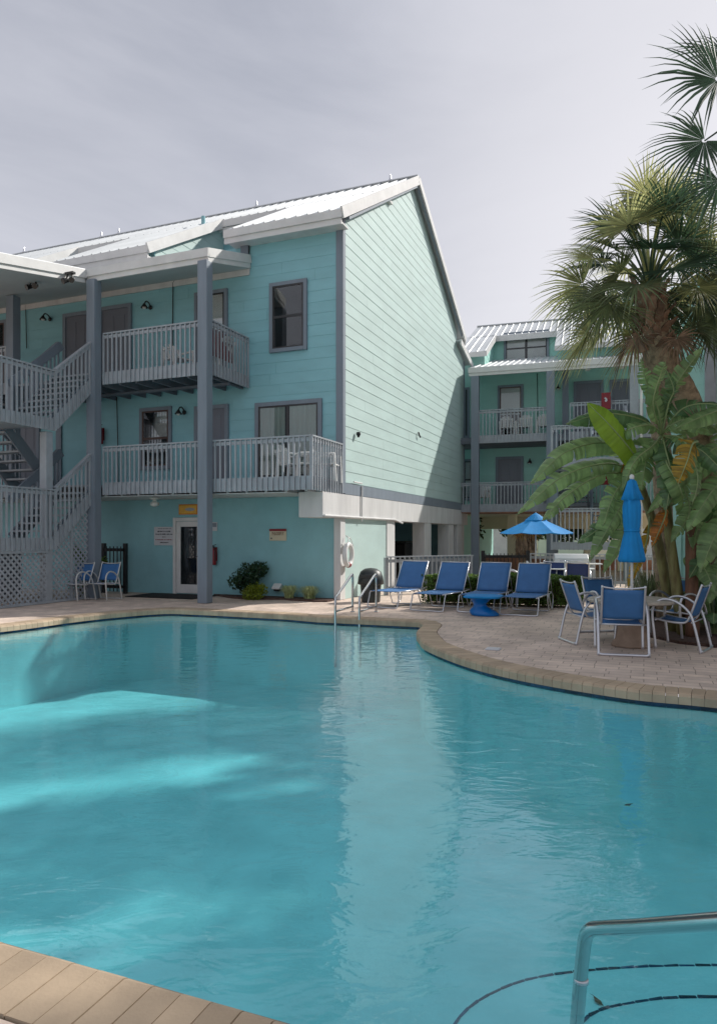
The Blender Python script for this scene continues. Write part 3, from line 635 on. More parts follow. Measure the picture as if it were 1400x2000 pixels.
# ================================================================== BUILDING TWO (behind, right) and the wing at the right edge
b2 = thing('apartment_building', 'farther teal apartment block behind the palm, with dormer double window and dark grey doors', 'building', (B2.o.x, B2.o.y, 0), B2.rz)
W2 = 1.8; q = lambda px, y=W2: B2.fx(px, y); zq = lambda py, px, y=W2: B2.fz(py, B2.fx(px, y), y)
X0, X1 = q(893), 9.3
MB().box(X0, X1, W2, W2+.12, 2.6, 8.6).build('front_wall', M['far_siding'], b2)
m = MB(); siding(m, lambda a, z, o: Vector((a, W2-o, z)), lambda z: (X0, X1), 2.65, 8.6); m.build('clapboard', M['far_siding'], b2)
SB = (11.9-9.05)/6.3; rb = lambda y: 9.05+SB*(y-1.35)
for a, b in ((X0, q(943, 1.4)), (q(1088, 1.4), q(1250, 1.4))):
    MB().prism([(W2, 8.6), (W2+3.2, 8.6), (W2+3.2, rb(W2+3.2)-.05), (W2, rb(W2)-.05)], 'x', a, b).build('attic_wall', M['far_siding'], b2)
    m = MB(); siding(m, lambda k, z, o: Vector((b+o, k, z)), lambda z: ((W2 if z < 9.15 else W2+(z-9.15)/1.45*3.2), W2+3.2), 8.6, 10.6); m.build('clapboard', M['far_siding'], b2)
    m = MB(); ribbed(m, a-.1, b+.12, 1.35, rb(1.35), 5.0, rb(5.0)); m.build('roof', M['roof'], b2)
    f = MB(); f.box(a-.1, b+.14, 1.31, 1.35, rb(1.35)-.2, rb(1.35)); f.bar((b+.14, 1.33, rb(1.33)-.08), (b+.14, 4.9, rb(4.9)-.08), .04, .22); f.build('eave_fascia', M['white'], b2)
m = MB(); ribbed(m, X0, X1, 4.7, rb(4.7), 7.65, 11.9); m.build('roof', M['roof'], b2)
m = MB(); ribbed(m, X0, X1, 7.65, 11.9, 13.5, 9.2); m.build('roof', M['roof'], b2)
MB().bar((X0, 7.65, 11.93), (X1, 7.65, 11.93), .16, .04).build('ridge_cap', M['roof'], b2)
MB().box(X0, X1, 4.66, 4.70, rb(4.7)-.26, rb(4.7)-.01).build('eave_fascia', M['white'], b2)
MB().box(X0, X1, 5.0, 5.1, 8.5, rb(4.9)).build('attic_wall', M['far_siding'], b2)
window(b2, q(984, 5), q(1072, 5), B2.fz(712, q(1028, 5), 5), B2.fz(647, q(1028, 5), 5), 5.0, double=True, blindto=.0, trim=.1)
MB().prism([(W2+.1, .0), (13.2, .0), (13.2, 9.2), (7.65, 11.7), (W2+.1, 9.2)], 'x', X0, X0+.12).build('side_wall', M['far_siding'], b2)
xe = B2.fx(1258, -.15)
m = MB(); ribbed(m, -.25, xe, -.15, 8.05, 5.05, 9.55, .25); m.build('veranda_roof', M['roof'], b2)
f = MB(); f.box(-.25, xe+.03, -.2, -.15, 7.86, 8.06); f.box(-.22, xe, -.15, -.11, 7.74, 7.86); f.bar((xe+.02, -.15, 7.96), (xe+.02, W2, 8.5), .04, .2); f.build('veranda_fascia', M['white'], b2)
MB().prism([(-.11, 7.78), (W2, 8.15), (W2, 8.3), (-.11, 7.95)], 'x', -.25, xe-.02).build('soffit', M['soffit'], b2)
for px, y, z0, mt_ in ((928, 0, 0, 'grey'), (1075, 0, 0, 'grey'), (1238, 0, 0, 'rail')): 
    x = B2.fx(px, y); MB().box(x-.15, x+.15, y-.15, y+.15, z0, 7.75).build('post', M[mt_], b2, bevel=.012)
x = q(1104, 1.2); MB().box(x-.12, x+.12, 1.1, 1.34, 2.6, 8.1).build('post', M['grey'], b2)
x = B2.fx(1251, -.05); MB().tube([(x, -.22, 7.8), (x, -.22, .2)], .045, 8).build('downpipe', M['white'], b2)
for z, zt, zb in ((2.66, 3.60, 2.44), (5.37, 6.42, 5.12)):
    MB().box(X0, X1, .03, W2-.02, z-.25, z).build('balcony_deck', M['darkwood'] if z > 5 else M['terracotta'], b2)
    m = MB(); railing(m, (-.6 if z < 5 else .16, 0), (q(1068, 0), 0), zt, zt, zb, zb); m.build('balcony_railing', M['rail'], b2)
    m = MB(); railing(m, (q(1113, 0), 0), (X1, 0), zt+.1, zt+.1, zb, zb); m.build('balcony_railing', M['rail'], b2)
for a, b, t, bt, kw in ((972, 1022, 752, 862, dict(sash='brown', blindto=.45)),): window(b2, q(a), q(b), 4.0+1.45, zq(t, (a+b)/2), W2, **kw)
window(b2, q(903), q(925), 3.0, zq(897, 914), W2, sash='bronze', blindto=0)
window(b2, q(905), q(917), 5.6, zq(757, 912), W2, sash='bronze')
for a, b, t, z in ((1120, 1178, 744, 5.37), (1190, 1232, 741, 5.37), (968, 1022, 892, 2.66), (1062, 1100, 897, 2.66)): door(b2, q(a), q(b), z, zq(t, (a+b)/2), W2)
for px, py in ((1090, 755), (1035, 899)): wall_lamp(b2, q(px), W2-.02, zq(py+3, px))
for px in (1147, 1213):
    MB().lathe([(.10, 0), (.12, -.04), (.07, -.10), (0, -.12)], (B2.fx(px, .9), .9, 7.98), 12).build('ceiling_lamp', M['lens'], b2, smooth=True)
m = MB(); x = q(1049); m.tube([(x, W2-.04, 8.1), (x+.03, W2-.04, 5.4)], .012, 6); m.build('conduit', M['lampblack'], b2)
# stair tower of building two
xs0, xs1 = B2.fx(1078, -3.6), B2.fx(1206, -3.6)
stair(b2, xs0+1.25, xs0+2.45, xs0, xs0+1.2, 0, 2.3, 1.4, (2.66, 5.37), 1.35, 1, rail_top=.95, fas=.25)
for x in (xs0+.02, xs0+2.4): MB().box(x-.13, x+.13, -2.43, -2.17, 0, 5.2).build('post', M['grey'], b2)
m = MB()
for i in range(7): m.box(q(1112, .3), q(1160, .3), .2, .5, 2.75+i*.19, 2.79+i*.19)
m.build('tread', M['darkwood'], b2)
# ground-floor supports and back beam
for px in (905, 1000, 1150, 1215):
    x = q(px, 4.5); MB().box(x-.2, x+.2, 4.3, 4.7, 0, 2.45).build('pilaster', M['cream'], b2, bevel=.01)
MB().box(X0, X1, 1.9, 13, 2.42, 2.55).build('floor_slab', M['cream'], b2)
MB().box(X0, X1, 8.0, 8.3, 1.85, 2.42).build('concrete_beam', M['cream'], b2)

# right wing: corner with tall corner board
B3 = Frame(1386, 15.0, (.928, -.372)); 
b3 = thing('apartment_building', 'pale teal clapboard wing at the right edge with a tall grey corner board', 'building', (B3.o.x, B3.o.y, 0), B3.rz)
e3 = Vector((-.80, .60)); 
p0 = Vector((0, 0)); ax = Vector((B3.ex.dot(e3), B3.ey.dot(e3))); p1 = ax*.74; nrm = Vector((-ax.y, ax.x)); nrm = nrm if nrm.y < 0 else -nrm
H3 = 6.9
MB().prism([(0, 0), (p1.x, p1.y), (p1.x+1.5, p1.y+3.0), (7, 6.0), (7.0, .0)], 'z', 0, H3).build('wall', M['far_siding'], b3)
m = MB(); siding(m, lambda a, z, o: Vector((*(ax*a+nrm*o), z)), lambda z: (.0, .60), .1, H3); m.build('clapboard', M['far_siding'], b3)
m = MB(); siding(m, lambda a, z, o: Vector((a, -o, z)), lambda z: (.0, 7.0), .1, H3); m.build('clapboard', M['far_siding'], b3)
MB().box(-.10, .12, -.10, .10, 0, H3+.1).build('corner_board', M['rail'], b3, bevel=.01)
m = MB(); c = ax*.67; m.box(c.x-.10, c.x+.10, c.y-.1, c.y+.1, 0, H3); m.build('corner_board', M['far_siding'], b3)
m = MB(); ribbed(m, .35, 7.4, -.2, H3+.02, 6.5, H3+.5); m.build('roof', M['roof'], b3)

# ================================================================== BEYOND: parking, low walls, trees
far = thing('garage_building', 'long cream and sage garage building seen under the upper floors behind the fences', 'building', (0, 46, 0))
MB().box(-6, 34, 0, 6, 0, 3.6).build('wall', M['cream'], far); MB().box(-6.2, 34.2, -.25, -.02, 2.1, 2.5).build('ledge', M['white'], far)
MB().prism([(-.6, 3.6), (6.6, 3.6), (3, 5.6)], 'x', -6.5, 34.5).build('roof', M['roof'], far)
for i in range(7):
    o = MB().box(-4+i*5.2, -.5+i*5.2, -.06, .0, 0, 2.0).build('garage_door', M['sage'] if i % 2 else M['white'], far)
low = MB().box(5.6, 15, 31.5, 31.7, 0, .55).build('low_wall', M['terracotta']); tag(low, 'low red brown wall behind the black fence under the far block', 'wall')
bx = thing('storage_bin', 'large dark storage bin standing under the white beam behind the fence', 'bin', (*B1.w(-2.2, 9.0)[:2], 0), B1.rz)
MB().box(-1.0, 1.0, -.5, .5, .0, 1.25).build('body', M['black'], bx, bevel=.02); MB().box(-1.05, 1.05, -.55, .55, 1.26, 1.33).build('lid', M['bin'], bx, bevel=.02)

# leaf clumps -----------------------------------------------------
def leaves(mb, pts_fn, n, s0, s1, up=.4, fold=True):
    for _ in range(n):
        p = pts_fn(); s = rnd.uniform(s0, s1); d = Vector((rnd.gauss(0, 1), rnd.gauss(0, 1), rnd.gauss(0, 1)+up)).normalized()
        a = d.orthogonal().normalized(); a.rotate(Matrix.Rotation(rnd.uniform(0, 6.28), 3, d)); b = d.cross(a); a *= s; b *= s*.42
        mb.add([p-a, p+b-d*s*.12, p+a, p-b-d*s*.12] if fold else [p-a-b, p+a-b, p+a+b, p-a+b], [(0, 1, 2), (0, 2, 3)] if fold else [(0, 1, 2, 3)])
def blob(c, r, shell=.55):
    def f():
        while True:
            v = Vector((rnd.uniform(-1, 1), rnd.uniform(-1, 1), rnd.uniform(-1, 1)))
            if shell*rnd.random() < v.length < 1: break
        k = 1+.35*noise.noise(v*2.1+Vector(c))
        return Vector((c[0]+v.x*r[0]*k, c[1]+v.y*r[1]*k, c[2]+v.z*r[2]*k))
    return f
def shrub(name, label, cat, loc, clumps, mat, n, s0, s1, stems=5, sr=.008, group=None):
    t = thing(name, label, cat, loc, 0, group); m = MB()
    for c, r, w in clumps: leaves(m, blob(c, r), int(n*w), s0, s1)
    m.build('foliage', M[mat], t)
    if stems:
        m = MB()
        for i in range(stems):
            c = rnd.choice(clumps)[0]; m.tube([(rnd.uniform(-.05, .05), rnd.uniform(-.05, .05), 0), (c[0]*.4, c[1]*.4, c[2]*.6), c], [sr*1.5, sr, sr*.6], 5)
        m.build('stem', M['twig'], t)
    return t
def far_tree(x, y, h, r, lab, n=2600):
    t = thing('tree', lab, 'tree', (x, y, 0), 0, 'trees beyond the buildings'); m = MB()
    for i in range(9):
        a = rnd.uniform(0, 6.28); k = rnd.random()**.5*r*.8; leaves(m, blob((k*math.cos(a), k*math.sin(a), h*rnd.uniform(.5, .92)), (r*.5, r*.5, h*.2)), n//9, .10, .22)
    m.build('crown', M['tree'], t); m = MB(); m.tube([(0, 0, 0), (.1, 0, h*.4), (0, .1, h*.75)], [.18, .13, .06], 8)
    for i in range(5): a = i*1.3; m.tube([(.05, 0, h*.4), (r*.4*math.cos(a), r*.4*math.sin(a), h*.6), (r*.7*math.cos(a), r*.7*math.sin(a), h*.75)], [.08, .05, .02], 6)
    m.build('trunk', M['trunk'], t)
far_tree(9.2, 40, 3.0, 1.5, 'dark bushy tree left of the thatched palm, seen under the far block')
far_tree(11.8, 37, 3.4, 1.7, 'small round tree right of the thatched palm, seen under the far block')
far_tree(10.8, 11.3, 11, 2.9, 'tall broad-leaved shade tree added right of the sitting area, outside the view', 5200)  # this tree and the next three: added out of view to shade the pool
far_tree(9.2, 7.4, 10.5, 2.5, 'tall broad-leaved shade tree added right of the pool steps, outside the view', 4600)
far_tree(13.2, 15.4, 12, 2.8, 'tall broad-leaved shade tree added behind the right wing, outside the view', 4600)
far_tree(15.5, 19.5, 19, 3.0, 'very tall shade tree added far behind the right wing, outside the view', 4200)
far_tree(4.6, 35, 3.0, 1.3, 'low tree behind the white columns of the near block')

# ================================================================== FENCES
def picket_fence(label, pa, pb, z, mat, name='picket_fence', step=.14, thick=.034, post_every=2.2, group='fences between pool and car park'):
    t = thing(name, label, 'fence', (pa.x, pa.y, 0), math.atan2(pb.y-pa.y, pb.x-pa.x), group); Ln = (pb-pa).length; m = MB(); n = round(Ln/step)
    for i in range(n): x = (i+.5)/n*Ln; m.box(x-thick/2, x+thick/2, -.03-thick/2, -.03+thick/2, .06, z-.03)
    m.box(0, Ln, -.01, .03, z-.16, z-.08); m.box(0, Ln, -.01, .03, .14, .22)
    if mat != 'black': m.box(0, Ln, -.07, .05, z-.03, z)
    m.build('picket_panel', M[mat], t); k = max(1, round(Ln/post_every))
    for i in range(k+1): x = i/k*Ln; MB().box(x-.045, x+.045, .035, .125, 0, z-.035 if mat != 'black' else z+.05).build('fence_post', M[mat], t)
    return t
f0 = at(757, 1200, 18.3); f1 = at(922, 1150, 19.6); f0.z = f1.z = 0
picket_fence('light grey picket fence running from the white column to the far block post', f0, f1, 1.0, 'rail')
s_ = MB(); d = (f1-f0); c = MB().box(1.0, d.length-.1, .16, .20, .1, .97); o = c.build('fence_screen', M['grey']); o.location = f0; o.rotation_euler = (0, 0, math.atan2(d.y, d.x)); tag(o, 'solid grey screen board standing behind the left picket fence', 'screen')
a_ = at(944, 1100, 20.5); b_ = at(1032, 1100, 20.5); a_.z = b_.z = 0
picket_fence('black metal fence with thin bars behind the second lounger from the right', a_, b_, 1.05, 'black', 'metal_fence', .11, .018)
a_ = at(1032, 1100, 21.5); b_ = at(1290, 1100, 20.0); a_.z = b_.z = 0
picket_fence('long pale grey picket fence behind the grill and banana plants', a_, b_, 1.0, 'rail')
a_ = at(199, 1100, 19.0); b_ = at(241, 1100, 18.75); a_.z = b_.z = 0
picket_fence('black iron fence beside the stair, behind the paired blue chairs', a_, b_, 1.28, 'black', 'metal_fence', .11, .02)

# ================================================================== SMALL THINGS ON THE WALLS
def on1(px, y=-.03): return B1.w(PX(px, y), y)
def sign(name, label, px0, px1, py0, py1, mat, draw, y=-.02):
    xa, xb = PX(px0, y), PX(px1, y); zt, zb = ZZ(py0, (px0+px1)/2, y), ZZ(py1, (px0+px1)/2, y); p = B1.w(xa, y-.022, zb)
    t = thing(name, label, 'sign', p, B1.rz); w, h = xb-xa, zt-zb
    MB().box(0, w, 0, .012, 0, h).build('board', M[mat], t, bevel=.002); draw(t, w, h); return t
def text(par, s, size, x, z, mat, w=None, align='CENTER', bold=.0):
    cu = bpy.data.curves.new('lettering', 'FONT'); cu.body = s; cu.size = size; cu.align_x = align; cu.extrude = .002; cu.offset = bold
    o = bpy.data.objects.new('lettering', cu); COL.objects.link(o); dg = bpy.context.evaluated_depsgraph_get(); dg.update()
    me = bpy.data.meshes.new_from_object(o.evaluated_get(dg)); bpy.data.objects.remove(o)
    n = bpy.data.objects.new('lettering', me); COL.objects.link(n); n.parent = par; n.rotation_euler = (R(90), 0, 0); n.location = (x, -.003, z)
    if w and n.dimensions.x > 0: k = w/max(v.co.x for v in me.vertices)/2; n.scale.x = k
    me.materials.clear(); me.materials.append(M[mat]); return n
def scribble(par, z, x0, x1, h, mat):
    # a line of writing too small to read in the photograph: small uneven strokes
    m = MB(); x = x0
    while x < x1:
        wd = rnd.uniform(.010, .022); m.box(x, min(x+wd, x1), -.004, -.001, z-h/2*rnd.uniform(.6, 1), z+h/2*rnd.uniform(.5, 1)); x += wd+rnd.choice((.004, .005, .018))
    m.build('lettering', M[mat], par)
def d1(t, w, h):
    for k, (a, b, s, mt_) in enumerate(((.2, .85, .016, 'ink'), (.18, .82, .04, 'ink'), (.08, .92, .04, 'ink'), (.42, .58, .03, 'ink'), (.08, .92, .026, 'red'), (.3, .74, .03, 'ink'))):
        scribble(t, h*(.90-.15*k), w*a, w*b, s, mt_)
sign('notice_sign', 'white notice board with lines of dark writing left of the glazed door', 302, 341, 1029, 1065, 'signwhite', d1)
def d2(t, w, h):
    MB().box(0, w, -.006, 0, h*.80, h).build('header', M['red'], t); text(t, 'WARNING', h*.19, w/2, h*.83, 'signwhite')
    for k in range(3): scribble(t, h*(.70-.10*k), w*.15, w*.85, .022, 'stembrown')
    MB().lathe([(0, 0), (.02, 0), (.02, .004), (0, .004)], (0, 0, 0), 10).xf(Matrix.Translation((w*.12, 0, h*.2)) @ Matrix.Rotation(R(90), 4, 'X')).build('emblem', M['ink'], t)
sign('rules_sign', 'cream pool rules sign with red header above the dark shrub', 527, 560, 1033, 1056, 'signcream', d2)
def d3(t, w, h):
    MB().box(.03, w-.03, -.008, 0, .03, h-.03).build('panel', M['signgold'], t)
    m = MB(); m.lathe([(0, 0), (1, 0), (1, .003), (0, .003)], (0, 0, 0), 20); m.xf(Matrix.Translation((w*.60, -.008, h*.5)) @ Matrix.Rotation(R(90), 4, 'X') @ Matrix.Diagonal((w*.26, h*.16, 1, 1))); m.build('emblem', M['rail'], t)
sign('door_sign', 'small orange and gold framed sign above the glazed door', 350, 387, 985, 1005, 'signorange', d3)
def d4(t, w, h):
    m = MB(); m.box(.02, w-.02, -.004, 0, h*.45, h*.9); m.build('panel', M['grey'], t)
sign('small_plaque', 'tiny white plaque right of the tall post by the glazed door', 415, 425, 1020, 1037, 'signwhite', d4)
def extinguisher(label, loc, rz, s=1.):
    t = thing('fire_extinguisher', label, 'fire extinguisher', loc, rz); m = MB(); m.lathe([(0, 0), (.065, 0), (.07, .02), (.07, .36), (.05, .42), (.02, .44)], (0, -.09, 0), 16); m.build('cylinder', M['red'], t, smooth=True)
    m = MB(); m.box(-.02, .02, -.11, -.07, .44, .48); m.bar((-.03, -.09, .49), (.09, -.13, .52), .02, .015); m.tube(cr_path([(0, -.13, .46), (.07, -.15, .40), (.08, -.15, .2), (.075, -.15, .1)]), .010, 6); m.build('valve', M['black'], t)
    MB().box(-.05, .05, -.02, 0, .1, .45).build('bracket', M['red'], t); return t
p = on1(421, -.03); p.z = ZZ(1103, 421); extinguisher('red fire extinguisher on the ground-floor wall right of the tall post', p, B1.rz)
p = on1(201, -.03); p.z = ZZ(868, 201); extinguisher('red fire extinguisher on the lower gallery wall beside the stair post', p, B1.rz)
def hose_cabinet(label, px, py0, py1, y):
    x = B2.fx(px, y); z0 = B2.fz(py1, x, y); h = B2.fz(py0, x, y)-z0; p = B2.w(x, y, z0)
    t = thing('extinguisher_cabinet', label, 'cabinet', p, B2.rz); w = .32
    MB().box(-w/2, w/2, -.16, 0, 0, h).build('case', M['red'], t, bevel=.01)
    m = MB(); m.prism([(0, .42*h), (.05, .5*h), (.04, .62*h), (-.02, .72*h), (-.07, .66*h), (-.02, .58*h), (-.05, .48*h)], 'y', -.172, -.161); m.build('emblem', M['signwhite'], t)
hose_cabinet('red extinguisher cabinet with white mark between the two doors of the upper far gallery', 1183, 768, 800, -.06)
hose_cabinet('red extinguisher cabinet on the lower far gallery, glimpsed between banana leaves', 1181, 930, 947, -.06)
# life ring on the corner pilaster
yr = B1.fy(677, .06); t = thing('life_ring', 'white life ring with red band hanging on the corner pilaster', 'life ring', B1.w(.10, yr, ZZ(1084, 676, 0)), B1.rz)
m = MB(); n = 32; m.tube([(0, .22*math.cos(2*math.pi*i/n), .25*math.sin(2*math.pi*i/n)) for i in range(n)], .062, 12, closed=True); m.build('ring', M['plastic_white'], t, smooth=True)
m = MB(); m.tube([(0, .22*math.cos(a), .25*math.sin(a)) for a in [R(270+k) for k in range(-14, 15, 4)]], .066, 12); m.build('band', M['red'], t, smooth=True)
m = MB(); m.tube(cr_path([(.05, -.2, .2), (.03, 0, .42), (.05, .2, .2)]), .012, 6); m.tube([(0, 0, .42), (-.06, 0, .46)], .015, 6); m.build('rope', M['plastic_white'], t)
# wedge lamp near the ground
p = on1(543, -.06); p.z = ZZ(1150, 543); t = thing('wall_vent', 'small white hooded vent low on the wall right of the dark shrub', 'vent', p, B1.rz)
MB().prism([(0, 0), (0, .14), (-.14, .04), (-.14, 0)], 'x', -.11, .11).build('hood', M['plastic_white'], t, bevel=.01); MB().box(-.07, .07, -.10, 0, -.05, -.001).build('grille', M['black'], t)
# mat, skimmer lid
m = MB(); m.box(PX(262, -.9), PX(392, -.9), -1.25, -.15, 0, .018); o = m.build('door_mat', M['mat'], None, bevel=.005); o.location = (B1.o.x, B1.o.y, .001); o.rotation_euler = (0, 0, B1.rz); tag(o, 'wide black rubber mat in front of the glazed door', 'door mat')
p = G(963, 1268); m = MB(); m.lathe([(0, .012), (.13, .012), (.14, 0)], n=4); o = m.build('skimmer_lid', M['signwhite']); o.location = p; o.rotation_euler = (0, 0, R(24)); tag(o, 'square white skimmer lid set in the pavers near the coping', 'lid')
# planting bed along the wall
m = MB(); pts = [(PX(410, -.2), -.03), (PX(650, -.2), -.03), (PX(650, -.4)-.02, -.42)]+[(PX(640-k*22, -.6), -.62-.10*math.sin(k*1.1)-.05*math.sin(k*2.7)) for k in range(10)]
m.prism(pts, 'z', -.003, .035); o = m.build('mulch_bed', M['mulch']); o.location = (B1.o.x, B1.o.y, 0); o.rotation_euler = (0, 0, B1.rz); tag(o, kind='structure')
m = MB(); pts = [(4.55, 10.15), (5.4, 9.4), (7.5, 8.2), (12, 7), (14, 12), (8, 15), (5.2, 13.2), (4.35, 11.6)]; m.prism([(p.x, p.y) for p in cr_path([(a, b, 0) for a, b in pts+pts[:1]], 4)[:-1]], 'z', -.003, .04); tag(m.build('mulch_bed', M['mulch']), kind='structure')

# ================================================================== LADDER AND HANDRAIL
for px0, px1, lab in ((655, 687, 'left grab rail of the pool ladder, shining steel'), (702, 733, 'right grab rail of the pool ladder, in front of the bin')):
    a = G(px0, 1205); a = at(px0, 1205, 13.2); A = Vector((a.x, a.y, 0)); B = at(px1, 1196, EYE*F/(1196-HZ)); B.z = 0; hB = EYE+(HZ-1122)/F*B.y
    hA = EYE+(HZ-1168)/F*A.y
    t = thing('ladder_rail', lab, 'ladder', (0, 0, 0), 0, 'grab rails at the pool ladder')
    m = MB(); A1 = A+Vector((0, 0, hA)); B1_ = B+Vector((0, 0, hB)); dd = (B1_-A1)
    m.tube(cr_path([A+Vector((0, 0, -.9)), A+Vector((0, 0, -.3)), A1-Vector((0, 0, .06)), A1+dd*.10, A1+dd*.5, A1+dd*.93, B1_+(B-A)*.05-Vector((0, 0, .05)), B+(B-A)*.05+Vector((0, 0, .25)), B+(B-A)*.05]), .024, 12); m.build('rail', M['steel'], t, smooth=True)
    MB().tube([A+Vector((0, 0, .13)), B+(B-A)*.05+Vector((0, 0, .11))], .020, 10).build('cross_bar', M['steel'], t, smooth=True)
    MB().lathe([(.05, .0), (.05, .012), (.028, .02)], tuple(B+(B-A)*.05), 14).build('floor_flange', M['steel'], t, smooth=True)
t = thing('pool_handrail', 'thick bent steel handrail rising from the pool steps at the lower right', 'handrail')
m = MB(); m.tube(cr_path([(.790, 2.62, -.44), (.80, 2.60, -.2), (.812, 2.57, .05), (.822, 2.54, .135), (.85, 2.46, .190), (.90, 2.27, .300), (.98, 1.95, .490), (1.12, 1.45, .785), (1.18, 1.30, .82), (1.24, 1.18, .74), (1.26, 1.12, .3), (1.26, 1.12, 0)], 8), .0245, 16); m.build('rail', M['steel'], t, smooth=True)
MB().lathe([(.0255, 0), (.0262, .004), (.0262, .010), (.0255, .014)], (.808, 2.582, -.075), 16).build('joint_ring', M['alu'], t, smooth=True)

# ================================================================== FURNITURE
def sling_chair(label, loc, rz, sling='sling', tube='alu', group=None, simple=False):
    # front faces +y
    t = thing('sling_chair', label, 'chair', loc, rz, group); hw = .26
    for s in (-1, 1):
        x = s*hw; X = s*(hw+.045)
        m = MB(); m.tube(cr_path([(x, -.34, .90), (x, -.30, .78), (x, -.20, .50), (x, -.15, .40), (x, -.07, .375), (x, .12, .39), (x, .26, .42)], 5), .0155, 8); m.build('side_rail', M[tube], t, smooth=True)
        m = MB(); m.tube(cr_path([(X, -.34, .012), (X, -.325, .04), (X, -.24, .40), (X, -.17, .55), (X, -.02, .66), (X, .14, .68), (X, .25, .60), (X, .275, .45), (X, .25, .20), (X, .23, .012)], 5), .018, 8); m.build('arm_loop', M[tube], t, smooth=True)
    m = MB(); X = hw+.045
    m.tube(cr_path([(-X, -.34, .03), (-X+.03, -.345, .016), (-X+.09, -.345, .014), (X-.09, -.345, .014), (X-.03, -.345, .016), (X, -.34, .03)]), .018, 8)
    m.build('foot_bar', M[tube], t, smooth=True)
    MB().tube([(-X, -.22, .39), (X, -.22, .39)], .011, 8).build('cross_bar', M[tube], t, smooth=True); MB().tube([(-X, .24, .40), (X, .24, .40)], .012, 8).build('cross_bar', M[tube], t, smooth=True); m = MB()
    m.tube(cr_path([(-hw, -.335, .885), (-hw*.6, -.33, .868), (0, -.325, .86), (hw*.6, -.33, .868), (hw, -.335, .885)]), .011, 8); m.build('cross_bar', M[tube], t, smooth=True)
    def cloth(name, prof, sag):
        m = MB(); nx = 7; c = cr_path(prof, 4); vs = []
        for p in c:
            for i in range(nx): u = i/(nx-1)*2-1; vs.append((u*(hw-.008), p.y-sag[0]*(1-u*u), p.z-sag[1]*(1-u*u)))
        m.add(vs, [(j*nx+i, j*nx+i+1, (j+1)*nx+i+1, (j+1)*nx+i) for j in range(len(c)-1) for i in range(nx-1)]); m.build(name, M[sling], t, smooth=True, solid=.006)
    cloth('back_sling', [(0, -.315, .845), (0, -.25, .64), (0, -.19, .46)], (.02, .0)); cloth('seat_sling', [(0, -.15, .40), (0, -.07, .38), (0, .10, .39), (0, .25, .415)], (0, .02))
    return t
def P(px, py): v = G(px, py); return (v.x, v.y, 0)
GC = 'blue sling chairs around the stone table'
TC = Vector((3.82, 9.95, 0))
sc1 = sling_chair('blue sling chair nearest the pool, seen squarely from behind', (3.47, 9.42, 0), R(-14), group=GC)
dup(sc1, 'blue sling chair in side view at the left end of the stone table', (3.36, 10.35, 0), R(-84))
dup(sc1, 'rightmost blue sling chair, turned three quarters with both arm loops showing', (4.40, 9.75, 0), R(52))
dup(sc1, 'blue sling chair at the far left of the stone table, back to the hedge', (3.86, 11.0, 0), R(192))
dup(sc1, 'blue sling chair on the far right side of the stone table, against the banana stems', (4.82, 10.75, 0), R(112))
c = P(140, 1172); sc2 = sling_chair('left chair of the pair by the lattice, blue sling with pale frame', (c[0]+.12, 16.9, 0), R(180-25), 'sling', 'paletube', 'paired blue chairs by the lattice')
dup(sc2, 'right chair of the pair by the lattice, next to the black iron fence', (c[0]+.72, 17.0, 0), R(180-18))
# far chairs and table beyond the hedge
sc3 = sling_chair('navy chair beside the grill, seen from behind above the hedge', (at(1127, 0, 17.6).x, 17.6, 0), R(-15), 'sling_dark', 'alu', 'chairs at the far table')
dup(sc3, 'navy chair under the open umbrella, left of the grill', (at(1080, 0, 17.8).x, 17.8, 0), R(160))
dup(sc3, 'navy chair peeping between the second and third loungers from the right', (at(1003, 0, 17.6).x, 17.6, 0), R(80))
def round_table(name, label, loc, r, h, mt, mb_, legs=False):
    t = thing(name, label, 'table', loc); m = MB(); m.lathe([(0, h-.05), (r-.03, h-.05), (r, h-.035), (r, h-.012), (r-.02, h), (0, h)], n=48); m.build('tabletop', M[mt], t, smooth=False)
    m = MB(); m.lathe([(.27, 0), (.275, .03), (.22, .10), (.175, .3), (.17, .44), (.22, h-.05)], n=32); m.build('pedestal', M[mb_], t, smooth=True); return t
round_table('stone_table', 'round stone table with tan flared pedestal, under the closed umbrella', TC, .60, .66, 'tabletop', 'stone')
tt = thing('glass_table', 'pale round table beyond the hedge, beside the grill', 'table', (at(1105, 0, 18.3).x, 18.3, 0)); MB().lathe([(0, .68), (.7, .68), (.71, .70), (0, .71)], n=36).build('tabletop', M['soffit'], tt)
for k in range(4): a = R(45+90*k); MB().tube([(.6*math.cos(a), .6*math.sin(a), 0), (.45*math.cos(a), .45*math.sin(a), .68)], .02, 8).build('leg', M['alu'], tt)
